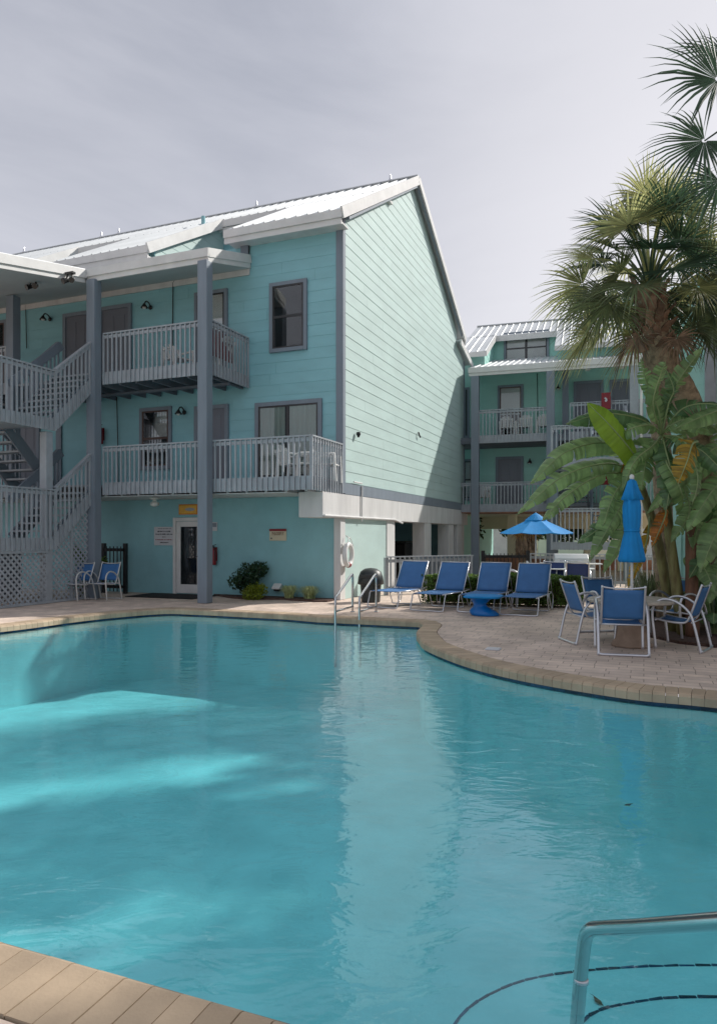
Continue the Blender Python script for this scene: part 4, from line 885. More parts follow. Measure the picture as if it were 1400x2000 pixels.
# closed umbrella
t = thing('closed_umbrella', 'furled bright blue umbrella standing in the stone table', 'umbrella', (TC.x, TC.y, 0))
zf = lambda py: EYE+(HZ-py)/F*TC.y
MB().lathe([(.019, 0.05), (.019, zf(940))], n=12).build('pole', M['plastic_white'], t, smooth=True)
MB().lathe([(.0, 0), (.028, .01), (.036, .035), (.028, .065), (0, .08)], (0, 0, zf(937)), 12).build('finial', M['plastic_white'], t, smooth=True)
fl = lambda d, k: (lambda a, z: 1+d*math.sin(k*a+z*2)+.5*d*math.sin(2*k*a+1+3*z))
m = MB(); m.lathe([(.02, zf(936)), (.05, zf(940)), (.085, zf(958)), (.13, zf(976)), (.105, zf(977))], n=48, fn=fl(.16, 5)); m.build('vent_flap', M['canvas'], t, smooth=True)
m = MB(); m.lathe([(.05, zf(955)), (.09, zf(972)), (.112, zf(990)), (.108, zf(1010)), (.10, zf(1028)), (.085, zf(1036)), (.115, zf(1056)), (.14, zf(1075)), (.165, zf(1093)), (.15, zf(1098)), (.03, zf(1094))], n=60, fn=fl(.10, 4)); m.build('canopy', M['canvas'], t, smooth=True)
m = MB(); m.lathe([(.094, zf(1034)), (.10, zf(1036)), (.094, zf(1039))], n=24, fn=fl(.08, 4)); m.build('tie_strap', M['canvas'], t, smooth=True)
# open umbrella
Y = 19.5; c = at(1046, 1110, Y); t = thing('open_umbrella', 'open bright blue umbrella beyond the hedge with small vent cap', 'umbrella', (c.x, Y, 0)); zu = lambda py: EYE+(HZ-py)/F*Y; rr = 1.04
MB().lathe([(.02, 0), (.02, zu(1004))], n=10).build('pole', M['paletube'], t, smooth=True); MB().lathe([(0, 0), (.03, .02), (0, .07)], (0, 0, zu(1005)), 10).build('finial', M['plastic_white'], t)
m = MB(); ns = 8; zc, ze_ = zu(1011), zu(1041)
for k in range(ns):
    a0, a1 = 2*math.pi*k/ns+.2, 2*math.pi*(k+1)/ns+.2; vs = []
    for i in range(7):
        r_ = .12+(rr-.12)*i/6
        for j in range(7):
            u = j/6; a = a0+(a1-a0)*u; pol = math.cos(math.pi/ns)/math.cos((u-.5)*2*math.pi/ns); sag = .035*(1-(2*u-1)**2)*i/6
            vs.append((r_*pol*math.cos(a), r_*pol*math.sin(a), zc+(ze_-zc)*(i/6)**.93-sag))
    m.add(vs, [(i*7+j, i*7+j+1, (i+1)*7+j+1, (i+1)*7+j) for i in range(6) for j in range(6)])
m.build('canopy', M['canvas'], t, solid=.008)
m = MB(); m.lathe([(.0, zu(1001)), (.12, zu(1006)), (.30, zu(1016)), (.30, zu(1018)), (.1, zu(1010))], n=16); m.build('vent_cap', M['canvas'], t)
m = MB()
for k in range(ns): a = 2*math.pi*k/ns+.2; m.tube([(0, 0, zc-.03), (rr*.97*math.cos(a), rr*.97*math.sin(a), ze_-.0)], .009, 5)
m.build('rib_frame', M['paletube'], t)
# loungers, head end toward +y
def lounger():
    t = thing('sun_lounger', 'x', 'sun lounger', (0, 0, 0), 0, 'blue sun loungers in a row along the hedge'); hw = .33; zb = .34
    for s in (-1, 1):
        m = MB(); m.tube([(s*hw, -.02, zb), (s*hw, 1.12, zb)], .014, 8); m.build('side_rail', M['alu'], t, smooth=True)
        m = MB(); m.tube([(s*hw, 1.05, zb), (s*hw*1.0, 1.40, .95)], .013, 8); m.build('back_rail', M['alu'], t, smooth=True)
    for y, dy in ((-.0, -.05), (.86, .12)):
        m = MB(); X = hw+.035; m.tube(cr_path([(-X+.03, y+.10, zb), (-X, y+.03, zb-.02), (-X, y, zb-.10), (-X, y+dy-.02, .06), (-X+.04, y+dy-.03, .014), (0, y+dy-.03, .014), (X-.04, y+dy-.03, .014), (X, y+dy-.02, .06), (X, y, zb-.10), (X, y+.03, zb-.02), (X-.03, y+.10, zb)]), .0135, 8); m.build('leg_loop', M['alu'], t, smooth=True)
    m = MB()
    for s in (-1, 1): m.tube(cr_path([(s*(hw+.03), 1.0, zb), (s*(hw+.04), 1.28, zb+.02), (s*(hw+.04), 1.40, zb-.06), (s*(hw+.035), 1.38, .10), (s*(hw+.03), 1.30, .014), (s*(hw+.03), 1.22, .10), (s*hw, 1.15, zb)]), .012, 8)
    m.tube([(-hw, 1.27, .72), (-hw, 1.5, .36), (hw, 1.5, .36), (hw, 1.27, .72)], .009, 6); m.tube([(-hw, 1.40, .95), (hw, 1.40, .95)], .012, 8); m.build('rear_frame', M['alu'], t, smooth=True)
    def cl(name, a, b, sag):
        m = MB(); vs = []; nx, ny = 7, 8
        for j in range(ny+1):
            for i in range(nx): u = i/(nx-1)*2-1; k = j/ny; vs.append((u*(hw-.005), a[0]+(b[0]-a[0])*k, a[1]+(b[1]-a[1])*k-sag*(1-u*u)*math.sin(math.pi*min(1, k+.1))))
        m.add(vs, [(j*nx+i, j*nx+i+1, (j+1)*nx+i+1, (j+1)*nx+i) for j in range(ny) for i in range(nx-1)]); m.build(name, M['sling'], t, smooth=True, solid=.01)
    cl('seat_sling', (.0, zb+.012), (1.04, zb+.012), .02); cl('back_sling', (1.06, zb+.03), (1.39, .94), .02)
    return t
lg = lounger(); labs = ['leftmost blue lounger, beside the dark bin', 'second blue lounger from the left', 'blue lounger with the blue plastic side table at its foot', 'rightmost blue lounger, by the end of the hedge']
for i, (px, Y, rz) in enumerate(((750, 15.15, -33), (836, 14.5, -31), (930, 14.2, -27), (1014, 13.7, -26))):
    x = at(px, 0, Y).x
    if i == 0: lg.location = (x, Y, 0); lg.rotation_euler = (0, 0, R(rz)); lg['label'] = labs[0]
    else: dup(lg, labs[i], (x, Y, 0), R(rz))
# moulded side table
Y = 13.75; c = at(944, 0, Y); t = thing('side_table', 'bright blue moulded plastic side table with pinched waist at a lounger foot', 'side table', (c.x, Y, 0), R(-20))
m = MB(); n = 28; prof = [(.0, .0), (.24, .0), (.255, .03), (.23, .09), (.13, .17), (.12, .22), (.20, .31), (.30, .345)]
vs = []
for i, (r_, z) in enumerate(prof):
    sh = .14*math.sin(z*6.5)-.05; tw = z*3
    for k in range(n):
        a = 2*math.pi*k/n; q_ = r_*(1+.10*math.cos(2*(a+tw))); vs.append((q_*math.cos(a)-sh*.8, q_*math.sin(a), z))
m.add(vs, [(i*n+k, i*n+(k+1) % n, (i+1)*n+(k+1) % n, (i+1)*n+k) for i in range(len(prof)-1) for k in range(n)]); m.build('pedestal', M['plastic_blue'], t, smooth=True)
m = MB(); m.lathe([(0, .345), (.36, .345), (.385, .355), (.385, .375), (.36, .385), (0, .382)], n=40, fn=lambda a, z: 1/(abs(math.cos(a))**6+abs(math.sin(a))**6)**(1/6)*.92); m.build('tabletop', M['canvas'], t, smooth=True)
# bin
c = at(724, 0, 16.4); t = thing('waste_bin', 'dark waste bin with domed lid against the pool house wall', 'bin', (c.x, 16.5, 0), B1.rz)
m = MB(); m.lathe([(.0, 0), (.21, 0), (.22, .02), (.25, .50), (0, .50)], n=24); m.build('body', M['bin'], t, smooth=False)
m = MB(); m.lathe([(.27, .40), (.31, .42), (.285, .58), (.24, .70), (.14, .77), (0, .79)], n=28); m.build('dome_lid', M['bin'], t, smooth=True)
m = MB(); m.box(-.15, .15, -.305, -.25, .56, .64); m.build('flap', M['lampblack'], t, bevel=.01)
# grill
c = at(1114, 0, 19.2); t = thing('barbecue_grill', 'white lidded barbecue grill beyond the hedge, in front of the pale fence', 'grill', (c.x, 19.2, 0), R(-12))
MB().box(-.45, .45, -.28, .28, .25, .78).build('cart', M['cream'], t, bevel=.02)
MB().prism([(-.3, .80), (.3, .80), (.3, .90), (.15, 1.04), (-.15, 1.04), (-.3, .92)], 'x', -.44, .44).build('lid', M['plastic_white'], t, bevel=.02)
MB().tube([(-.3, -.34, .86), (.3, -.34, .86)], .015, 8).build('handle', M['steel'], t)
for s in (-1, 1):
    MB().box(s*.46 if s > 0 else -.80, .80 if s > 0 else -.46, -.22, .22, .76, .79).build('side_shelf', M['plastic_white'], t); MB().tube([(s*.4, -.2, 0), (s*.4, -.2, .25)], .025, 8).tube([(s*.4, .2, 0), (s*.4, .2, .25)], .025, 8).build('leg', M['alu'], t)
# white garden chairs on the galleries
def plastic_chair(label, loc, rz, group='white chairs on the galleries', slats=5, hb=.85):
    t = thing('garden_chair', label, 'chair', loc, rz, group)   # faces -y
    m = MB(); m.prism([(-.26, -.22), (.26, -.22), (.22, .22), (-.22, .22)], 'z', .39, .425); m.build('seat', M['plastic_white'], t, bevel=.01)
    m = MB()
    for i in range(slats):
        u = (i/(slats-1)*2-1); w_ = .22/slats*1.55; x = u*.20; h = hb-.09*u*u; m.add([(x-w_/2, .20, .40), (x+w_/2, .20, .40), (x*1.15+w_/2, .34, h), (x*1.15-w_/2, .34, h), (x-w_/2, .225, .40), (x+w_/2, .225, .40), (x*1.15+w_/2, .365, h), (x*1.15-w_/2, .365, h)], [(0, 1, 2, 3), (4, 7, 6, 5), (0, 4, 5, 1), (1, 5, 6, 2), (2, 6, 7, 3), (3, 7, 4, 0)])
    m.bar((-.24, .335, hb-.14), (.24, .335, hb-.14), .03, .05); m.build('backrest', M['plastic_white'], t)
    for s in (-1, 1):
        m = MB(); m.tube(cr_path([(s*.27, .28, .64), (s*.29, .0, .64), (s*.29, -.24, .63)]), .028, 8); m.build('armrest', M['plastic_white'], t, smooth=True)
        m = MB(); m.bar((s*.29, -.22, .63), (s*.27, -.26, 0), .05, .05); m.build('leg', M['plastic_white'], t); m = MB(); m.bar((s*.24, .26, .62), (s*.26, .30, 0), .05, .05); m.build('leg', M['plastic_white'], t)
    return t
def g1(px, y, z): return B1.w(PX(px, y), y, z)
pc = plastic_chair('white garden chair on the lower gallery in front of the sliding door', g1(572, -.75, 2.78), B1.rz+R(150))
dup(pc, 'white garden chair at the right end of the lower gallery', g1(600, -.8, 2.78), B1.rz+R(-60)); dup(pc, 'white garden chair by the wall at the railing corner of the lower gallery', g1(640, -.5, 2.78), B1.rz+R(100))
dup(pc, 'white garden chair on the upper gallery left of the tall post', g1(348, -.9, 5.50), B1.rz+R(70)); dup(pc, 'white garden chair behind the tall post end of the upper gallery', g1(425, -.8, 5.50), B1.rz+R(-100))
def g2(px, y, z): return B2.w(B2.fx(px, y), y, z)
ac = plastic_chair('left white fan-backed chair on the upper far gallery', g2(990, .7, 5.37), B2.rz+R(8), 'white fan-backed chairs on the far gallery', 7, .95)
dup(ac, 'middle white fan-backed chair on the upper far gallery', g2(1024, .7, 5.37), B2.rz+R(-4)); dup(ac, 'right white fan-backed chair partly behind the far post', g2(1063, .7, 5.37), B2.rz+R(4)); dup(ac, 'white fan-backed chair on the lower far gallery near the left post', g2(939, .7, 2.66), B2.rz+R(-20))
# red towels over the rail
for i, (px, lab) in enumerate(((420, 'dark red towel hung inside the upper gallery railing, nearer the post'), (443, 'dark red towel hung inside the upper gallery railing, nearer the corner'))):
    y = B1.fy(px, PX(411, -1.7)-.10); x = PX(411, -1.7)-.10
    m = MB(); n = 12; vs = []
    for j in range(n+1):
        u = j/n; vs += [(x+.012*math.sin(u*15), y-.25+.5*u, 5.75), (x-.02, y-.25+.5*u, 6.40), (x-.06, y-.25+.5*u, 6.42)]
    m.add(vs, [(3*j+k, 3*j+3+k, 3*j+4+k, 3*j+1+k) for j in range(n) for k in (0, 1)]); o = m.build('towel', M['red'], None, smooth=True, solid=.01); o.location = (B1.o.x, B1.o.y, 0); o.rotation_euler = (0, 0, B1.rz); tag(o, lab, 'towel', 'red towels')

# ================================================================== PLANTS
def fan(par, base, d0, L, Rb, mat, n=34, droop=.5, up=.3, spread=118, name='frond', roll=None):
    d0 = Vector(d0).normalized(); Z = Vector((0, 0, 1)); m = MB(); base = Vector(base)
    pts = [base+d0*L*t+Z*(up*L*t*(1-t)*1.2-droop*.35*L*t*t) for t in [i/6 for i in range(7)]]
    m.tube(pts, [.022-.012*i/6 for i in range(7)], 5)
    H = pts[-1]; d = (pts[-1]-pts[-2]).normalized(); s = d.cross(Z)
    if s.length < .1: s = Vector((1, 0, 0))
    s.normalize(); roll = rnd.uniform(-1.1, 1.1) if roll is None else roll; s = (s*math.cos(roll)+s.cross(d)*math.sin(roll)).normalized(); nr = s.cross(d).normalized()
    st = 2*R(spread)/n
    for i in range(n):
        th = -R(spread)+st*(i+.5)+rnd.uniform(-.02, .02); e = d*math.cos(th)+s*math.sin(th); t_ = s*math.cos(th)-d*math.sin(th)
        l = Rb*(1-.22*(abs(th)/R(spread))**2)*rnd.uniform(.88, 1.06); tip = rnd.uniform(.5, 1.4); bend = rnd.uniform(-.06, .06)
        rows = []
        for r in (.04, .30, .55, .78, 1.0):
            w = min(1.10*r*l*math.tan(st/2), .31*1.12*l*math.tan(st/2))*(1 if r < .5 else (1-r)/.5*.88+.04)
            p = H+e*r*l+nr*(.16*l*abs(math.sin(th))*r)+t_*bend*r*r*l-Z*(droop*l*.28*r*r*(.6+.4*math.cos(th))+.16*tip*l*max(0, r-.5)**1.6*2.4)
            rows.append((p-t_*w, p+nr*w*.55, p+t_*w))
        k = [v for rw in rows for v in rw]
        m.add(k, [(3*a+b, 3*a+b+1, 3*a+b+4, 3*a+b+3) for a in range(4) for b in (0, 1)])
    return m.build(name, M[mat], par)
def palm_trunk(par, pts, r0, r1, boots=0, top=None):
    c = cr_path(pts, 7); k = len(c)
    m = MB(); rs = [(r0+(r1-r0)*i/(k-1))*(1+.07*math.sin(i*2.3)+rnd.uniform(-.03, .03)) for i in range(k)]; m.tube(c, rs, 18)
    m.v = [tuple(Vector(v)+Vector((noise.noise(Vector(v)*9), noise.noise(Vector(v)*9+Vector((5, 0, 0))), 0))*.05) for v in m.v]
    m.build('trunk', M['bark'], par, smooth=True)
    if boots:
        m = MB(); T = c[-1]; dn = (c[-3]-T).normalized()
        for i in range(boots):
            t = i/boots; a = i*2.4; p = T+dn*(t*.95); o = Vector((math.cos(a), math.sin(a), 0)); r = r1*(.85+.3*t); Lb = rnd.uniform(.16, .34); q = p+o*r*.8-Vector((0, 0, .08)); e = q+o*Lb*.55+Vector((0, 0, Lb*rnd.uniform(.5, 1.1)))
            sd = o.cross(Vector((0, 0, 1))); w0, w1 = .085, .035
            m.add([q-sd*w0, q+sd*w0, e+sd*w1, e-sd*w1, q-sd*w0-o*.05, q+sd*w0-o*.05, e+sd*w1-o*.02, e-sd*w1-o*.02], [(0, 1, 2, 3), (4, 7, 6, 5), (0, 4, 5, 1), (1, 5, 6, 2), (2, 6, 7, 3), (3, 7, 4, 0)])
        m.build('old_leaf_bases', M['boot'], par)
def local(pts, o): return [tuple(Vector(p)-Vector(o)) for p in pts]
# main cabbage palm
tp = [at(1392, 1120, 11.3), at(1376, 960, 11.3), at(1362, 850, 11.25), at(1332, 768, 11.15), at(1292, 700, 11.0), at(1275, 630, 11.0), at(1268, 560, 11.0)]; tp[0].z = 0
o = tp[0].copy(); t = thing('palm_tree', 'big cabbage palm with thick leaning trunk and round fan-leaf crown right of centre', 'palm tree', o)
palm_trunk(t, local(tp, o), .20, .225, 60)
T = Vector(local(tp, o)[-1])
for i in range(56):
    a = i*2.39996; k = (i+.5)/56; el = R(84-112*k**.95)+rnd.uniform(-.1, .1)
    d = Vector((math.cos(a)*math.cos(el), math.sin(a)*math.cos(el), math.sin(el)))
    if d.z < -.12 and d.y < -.05 and abs(d.x+.05) < .8: continue
    mt_ = 'palm_lit' if rnd.random() < .30 else ('palm_dark' if (rnd.random() < .45) else 'palm')
    fan(t, T+Vector((0, 0, .05-.2*k))+d*.10, d, rnd.uniform(.50, .98)+max(0, d.z)*.32, rnd.uniform(.74, .96), mt_, droop=.22+.30*k, n=34)
for i in range(3):
    a = 2.2+i*1.7; d = Vector((math.cos(a), math.sin(a), -.75)); fan(t, T-Vector((0, 0, .4)), d, .5, .5, 'thatch', droop=.9, n=20, name='dead_frond')
# second, thinner palm behind it
tp = [at(1300, 1100, 12.4), at(1292, 900, 12.4), at(1283, 780, 12.4), at(1274, 690, 12.4), at(1290, 620, 12.3), at(1330, 585, 12.2)]; tp[0].z = 0
o = tp[0].copy(); t = thing('palm_tree', 'thinner palm with straight slender trunk directly behind the big cabbage palm', 'palm tree', o)
palm_trunk(t, local(tp, o), .16, .15, 10); T = Vector(local(tp, o)[-1])
for i in range(9):
    a = i*2.39996; el = R(50-80*i/9); d = Vector((abs(math.cos(a))*math.cos(el)*.9+.2, math.sin(a)*math.cos(el), math.sin(el)))
    fan(t, T+d*.1, d, rnd.uniform(.7, 1.0), rnd.uniform(.7, .85), rnd.choice(('palm', 'palm_lit', 'palm_dark')), droop=.6, n=32)
# palm at the upper right, trunk outside the frame
tp = [Vector((5.95, 8.7, 0)), Vector((5.85, 8.8, 2.5)), Vector((5.65, 8.9, 5)), Vector((5.42, 9.0, 6.75))]
o = tp[0].copy(); t = thing('palm_tree', 'tall dark palm whose fan leaves reach in at the upper right edge', 'palm tree', o)
palm_trunk(t, local(tp, o), .22, .20, 16); T = Vector(local(tp, o)[-1])
for px, py, Y, Rr, dr, ro in ((1402, 136, 8.8, 1.08, .3, 1.3), (1376, 238, 8.9, .88, .6, 1.1), (1405, 300, 8.7, .72, .8, .9), (1420, 80, 9.3, .85, .4, .8)):
    h = at(px, py, Y)-o; d = h-T; fan(t, T, d, d.length, Rr, 'palm_dark', droop=dr, up=.12+.3*dr, n=38, spread=125, roll=ro)
for i in range(22):
    a = i*2.39996; el = R(75-105*i/22); d = Vector((math.cos(a)*math.cos(el), math.sin(a)*math.cos(el), math.sin(el)))
    if d.x < .15: continue
    fan(t, T+d*.1, d, rnd.uniform(.8, 1.1), rnd.uniform(.75, .95), rnd.choice(('palm', 'palm_dark')), droop=.55, n=34)
for x, y, rz, lab in ((9.6, 6.6, 1.7, 'cabbage palm added for shade right of the pool outside the view, nearest the sitting area'), (7.9, 2.9, 3.0, 'cabbage palm added for shade right of the pool steps, outside the view'), (7.4, 5.8, 4.0, 'cabbage palm added for shade at the right pool edge, outside the view')):  # extra palms added out of view to dapple the pool with shade
    c_ = copy_tree(t); c_.location = (x, y, 0); c_.rotation_euler = (0, 0, rz); c_['label'] = lab
# small thatched palm under the open umbrella
c = at(1027, 1100, 24.0); t = thing('palm_tree', 'small palm with shaggy brown thatch head under the open umbrella', 'palm tree', (c.x, 24, 0))
MB().tube([(0, 0, 0), (0, 0, 1.2)], .12, 10).build('trunk', M['bark'], t); m = MB()
for i in range(420):
    a = rnd.uniform(0, 6.28); z = rnd.uniform(1.0, 1.62); r_ = .27*math.sin(min(1, (z-.85)/.8)*math.pi*.62)+.02; p = Vector((r_*math.cos(a), r_*math.sin(a), z)); m.bar(p, p+Vector((.06*math.cos(a), .06*math.sin(a), -rnd.uniform(.25, .45))), .03, .008)
m.build('thatch', M['thatch'], t)
for i in range(9): a = i*.7; fan(t, (0, 0, 1.6), (math.cos(a), math.sin(a), .7), .2, .42, 'yellow' if i % 2 else 'rust', droop=.7, n=14)

# banana leaves
def banana_leaf(par, o, pts, w, mat, hint=(0, -.6, .8), tear=.5, fold=.45, seed=0):
    rr_ = random.Random(seed*7+3); c = cr_path([Vector(p)-Vector(o) for p in pts], 8); k = len(c); hint = Vector(hint)
    T = [((c[min(i+1, k-1)]-c[max(i-1, 0)]).normalized()) for i in range(k)]
    def prof(t): return w*min(1, (t/.14)**.7 if t > 0 else 0)*(1 if t < .55 else max(0, 1-((t-.55)/.45)**2.2))
    t0 = .12; m = MB(); n = 46
    def pos(t):
        f = t*(k-1); i = min(int(f), k-2); return c[i].lerp(c[i+1], f-i), T[i].lerp(T[i+1], f-i).normalized()
    for sd in (-1, 1):
        i = 0
        while i < n:
            g_ = rr_.choice((2, 3, 4, 6, 9)) if tear > .3 else rr_.choice((8, 12, 16)); g_ = min(g_, n-i); da = rr_.uniform(-.35, .35)*tear+fold; sh = rr_.uniform(-.10, .10)*tear; cut = rr_.uniform(.86, 1.0) if rr_.random() < tear else 1
            for j in range(g_):
                rows = []
                for e in (0, 1):
                    t = t0+(1-t0)*(i+j+e)/n; p, tg = pos(min(t, 1)); sv = tg.cross(hint).normalized()*sd; nv = hint-tg*hint.dot(tg); nv.normalize(); hw = prof((t-t0)/(1-t0))*cut
                    gap = tear*.10*w*((-1 if e else 1) if ((j == 0 and e == 0) or (j == g_-1 and e == 1)) else 0)
                    row = [p]
                    for q_ in (.35, .7, 1.0):
                        an = da*q_*1.3; row.append(p+sv*hw*q_*math.cos(an)-nv*hw*q_*math.sin(an)*.9+tg*(hw*(.22+sh)*q_+gap*q_)+nv*.007*math.sin(t*43+sd+5*math.sin(t*9+seed))*q_)
                    rows.append(row)
                m.add(rows[0]+rows[1], [(b, b+1, b+5, b+4) for b in range(3)])
            i += g_
    lf = m.build('leaf', M[mat], par, smooth=True); MB().tube(c, [.018-.014*i/(k-1) for i in range(k)], 6).build('midrib', M['midrib'], lf, smooth=True); return lf
def banana(label, base, crown, leaves_, stems):
    o = Vector((base[0], base[1], 0)); t = thing('banana_plant', label, 'banana plant', o, 0, 'banana plants behind the stone table'); CR_ = at(*crown)
    for i, (st, r0, r1, mt_) in enumerate(stems):
        P_ = [at(*p) for p in st]; P_[0].z = 0; m = MB(); c = cr_path([p-o for p in P_], 6); m.tube(c, [r0+(r1-r0)*j/(len(c)-1) for j in range(len(c))], 12); m.build('stem', M[mt_], t, smooth=True)
    for i, (pts, w, mat, kw) in enumerate(leaves_): banana_leaf(t, o, [at(*p) for p in pts], w, mat, seed=i+int(base[0]*10), **kw)
cam_h = (-.15, -.85, .45)
cA = (1245, 930, 11.0)
banana('banana plant with long drooping leaves and lime new leaf, behind the closed umbrella', (at(1305, 0, 11.2).x, 11.2), cA, [
    ([cA, (1200, 868, 10.8), (1110, 880, 10.5), (1034, 946, 10.3)], .20, 'banana', dict(hint=cam_h, tear=.5)),
    ([cA, (1190, 905, 10.7), (1100, 930, 10.3), (1008, 1006, 10.0)], .175, 'banana', dict(hint=cam_h, tear=.6)),
    ([cA, (1180, 925, 10.6), (1110, 965, 10.2), (1058, 1018, 9.9)], .17, 'banana', dict(hint=cam_h, tear=.6)),
    ([cA, (1240, 892, 10.4), (1195, 835, 10.0), (1146, 786, 9.9)], .21, 'banana_lime', dict(hint=(-.1, -.95, .3), tear=.05, fold=.25)),
    ([cA, (1262, 880, 10.8), (1262, 890, 10.4), (1252, 960, 10.2)], .26, 'banana', dict(hint=(0, -.9, .4), tear=.7)),
    ([cA, (1230, 960, 10.7), (1185, 1020, 10.5), (1127, 1062, 10.4)], .18, 'banana_dark', dict(hint=cam_h, tear=.4)),
    ([cA, (1225, 970, 10.5), (1200, 1010, 10.3), (1150, 1098, 10.2)], .20, 'banana', dict(hint=(.2, -.9, .3), tear=.6)),
    ([cA, (1220, 990, 10.8), (1215, 1050, 10.6), (1178, 1120, 10.6)], .17, 'banana', dict(hint=(.3, -.9, .2), tear=.5)),
    ([cA, (1215, 945, 10.5), (1195, 975, 10.2), (1176, 1030, 10.1)], .16, 'banana', dict(hint=(.3, -.9, .2), tear=.8)),
    ([(1270, 1000, 11.1), (1262, 1060, 11.0), (1245, 1100, 10.9), (1226, 1150, 10.9)], .11, 'yellow', dict(hint=(.3, -.9, .2), tear=.9)),
    ([(1290, 985, 10.4), (1300, 1000, 10.3), (1290, 1030, 10.2), (1272, 1070, 10.2)], .13, 'rust', dict(hint=(.3, -.9, .2), tear=1)),
    ([(1220, 880, 10.9), (1225, 900, 10.9), (1218, 915, 10.8), (1212, 935, 10.8)], .07, 'rust', dict(tear=1))],
    [([(1316, 1160, 11.2), (1285, 1060, 11.15), (1262, 980, 11.1), cA], .085, .05, 'stemgreen'), ([(1330, 1165, 11.4), (1290, 1080, 11.3), (1270, 1010, 11.2)], .07, .045, 'stembrown')])
cB = (1292, 850, 10.70)
banana('tall banana plant with upright ragged leaves rising in front of the palm trunk', (at(1330, 0, 10.75).x, 10.75), cB, [
    ([cB, (1250, 818, 10.60), (1180, 808, 10.40), (1104, 828, 10.20)], .19, 'banana_dark', dict(hint=cam_h, tear=.3)),
    ([cB, (1300, 790, 10.60), (1330, 735, 10.40), (1374, 676, 10.20)], .16, 'banana', dict(hint=(.2, -.8, .2), tear=.9)),
    ([cB, (1275, 790, 10.30), (1290, 730, 10.10), (1300, 705, 10.00)], .13, 'banana', dict(hint=(.3, -.9, .1), tear=.9)),
    ([cB, (1330, 800, 10.50), (1380, 788, 10.30), (1440, 800, 10.10)], .20, 'banana_dark', dict(hint=(.1, -.8, .5), tear=.6)),
    ([cB, (1320, 860, 10.40), (1370, 880, 10.20), (1420, 930, 10.00)], .20, 'banana_dark', dict(hint=cam_h, tear=.5)),
    ([cB, (1270, 830, 10.30), (1225, 840, 10.10), (1180, 872, 11.00)], .14, 'banana', dict(hint=cam_h, tear=.8)),
    ([cB, (1300, 880, 10.30), (1310, 930, 10.10), (1300, 1000, 10.00)], .20, 'banana_dark', dict(hint=(.2, -.9, .2), tear=.6)),
    ([(1362, 862, 10.00), (1352, 868, 9.90), (1342, 900, 9.80), (1324, 945, 9.80)], .20, 'yellow', dict(hint=(.1, -.9, .2), tear=.7)),
    ([cB, (1285, 800, 10.5), (1262, 745, 10.4), (1250, 700, 10.35)], .12, 'banana', dict(hint=(-.3, -.9, .1), tear=.9)),
    ([cB, (1305, 790, 10.5), (1315, 760, 10.4), (1300, 720, 10.3)], .13, 'banana_dark', dict(hint=(.3, -.9, .1), tear=.8)),
    ([cB, (1335, 860, 10.2), (1362, 930, 10.0), (1352, 985, 9.95)], .13, 'banana', dict(hint=(.2, -.9, .2), tear=.8)),
    ([cB, (1275, 870, 10.3), (1240, 900, 10.1), (1215, 960, 10.0)], .12, 'banana', dict(hint=(-.1, -.9, .3), tear=.8)),
    ([cB, (1310, 830, 10.50), (1345, 820, 10.40), (1392, 850, 10.20)], .17, 'banana', dict(hint=(.1, -.8, .5), tear=.5)),
    ([cB, (1300, 900, 10.20), (1330, 960, 10.00), (1335, 1030, 11.00)], .16, 'banana', dict(hint=(.2, -.9, .2), tear=.8)),
    ([cB, (1330, 940, 10.40), (1345, 1000, 10.30), (1310, 1060, 10.20)], .17, 'banana', dict(hint=(.2, -.9, .2), tear=.5))],
    [([(1335, 1170, 10.80), (1312, 1080, 10.80), (1298, 960, 10.75), cB], .09, .05, 'stemgreen'), ([(1352, 1190, 10.60), (1350, 1080, 10.60), (1348, 980, 10.50)], .10, .07, 'stembrown')])
cC = (1440, 900, 10.6)
banana('banana plant reaching in from the right edge with broad pale green leaves', (at(1450, 0, 10.8).x, 10.8), cC, [
    ([cC, (1440, 800, 10.3), (1390, 806, 10.1), (1316, 838, 9.9)], .17, 'banana', dict(hint=(0, -.8, .5), tear=.05)),
    ([cC, (1410, 870, 10.4), (1350, 910, 10.2), (1262, 1004, 10.0)], .20, 'banana', dict(hint=cam_h, tear=.5)),
    ([cC, (1430, 920, 10.3), (1390, 960, 10.1), (1340, 1040, 10.0)], .20, 'banana', dict(hint=cam_h, tear=.5)),
    ([cC, (1440, 990, 10.3), (1400, 1040, 10.1), (1366, 1120, 10.0)], .22, 'banana', dict(hint=(.1, -.9, .3), tear=.4)),
    ([cC, (1430, 1000, 10.5), (1380, 1000, 10.5), (1330, 1010, 10.4)], .16, 'banana_dark', dict(hint=cam_h, tear=.5)),
    ([cC, (1420, 1040, 10.6), (1380, 1075, 10.5), (1345, 1130, 10.4)], .17, 'banana_dark', dict(hint=cam_h, tear=.4)),
    ([cC, (1400, 840, 10.9), (1360, 830, 10.9), (1318, 862, 10.8)], .17, 'banana', dict(hint=cam_h, tear=.7)),
    ([cC, (1410, 960, 10.6), (1370, 1010, 10.5), (1352, 1075, 10.5)], .17, 'banana', dict(hint=(.2, -.9, .3), tear=.6)),
    ([cC, (1400, 900, 10.8), (1350, 935, 10.8), (1310, 990, 10.8)], .15, 'banana', dict(hint=cam_h, tear=.6)),
    ([(1345, 1130, 10.9), (1355, 1100, 10.6), (1375, 1110, 10.4), (1398, 1160, 10.2)], .16, 'banana', dict(hint=cam_h, tear=.2)),
    ([cC, (1425, 1080, 10.5), (1400, 1120, 10.4), (1385, 1180, 10.3)], .18, 'banana', dict(hint=cam_h, tear=.3))],
    [([(1420, 1200, 10.8), (1425, 1050, 10.8), cC], .11, .07, 'stembrown')])
c = at(1395, 0, 10.9)
t = thing('leafy_plant', 'low dark broad-leaved plant in the bed behind the rightmost chair', 'plant', (c.x, 10.9, 0))
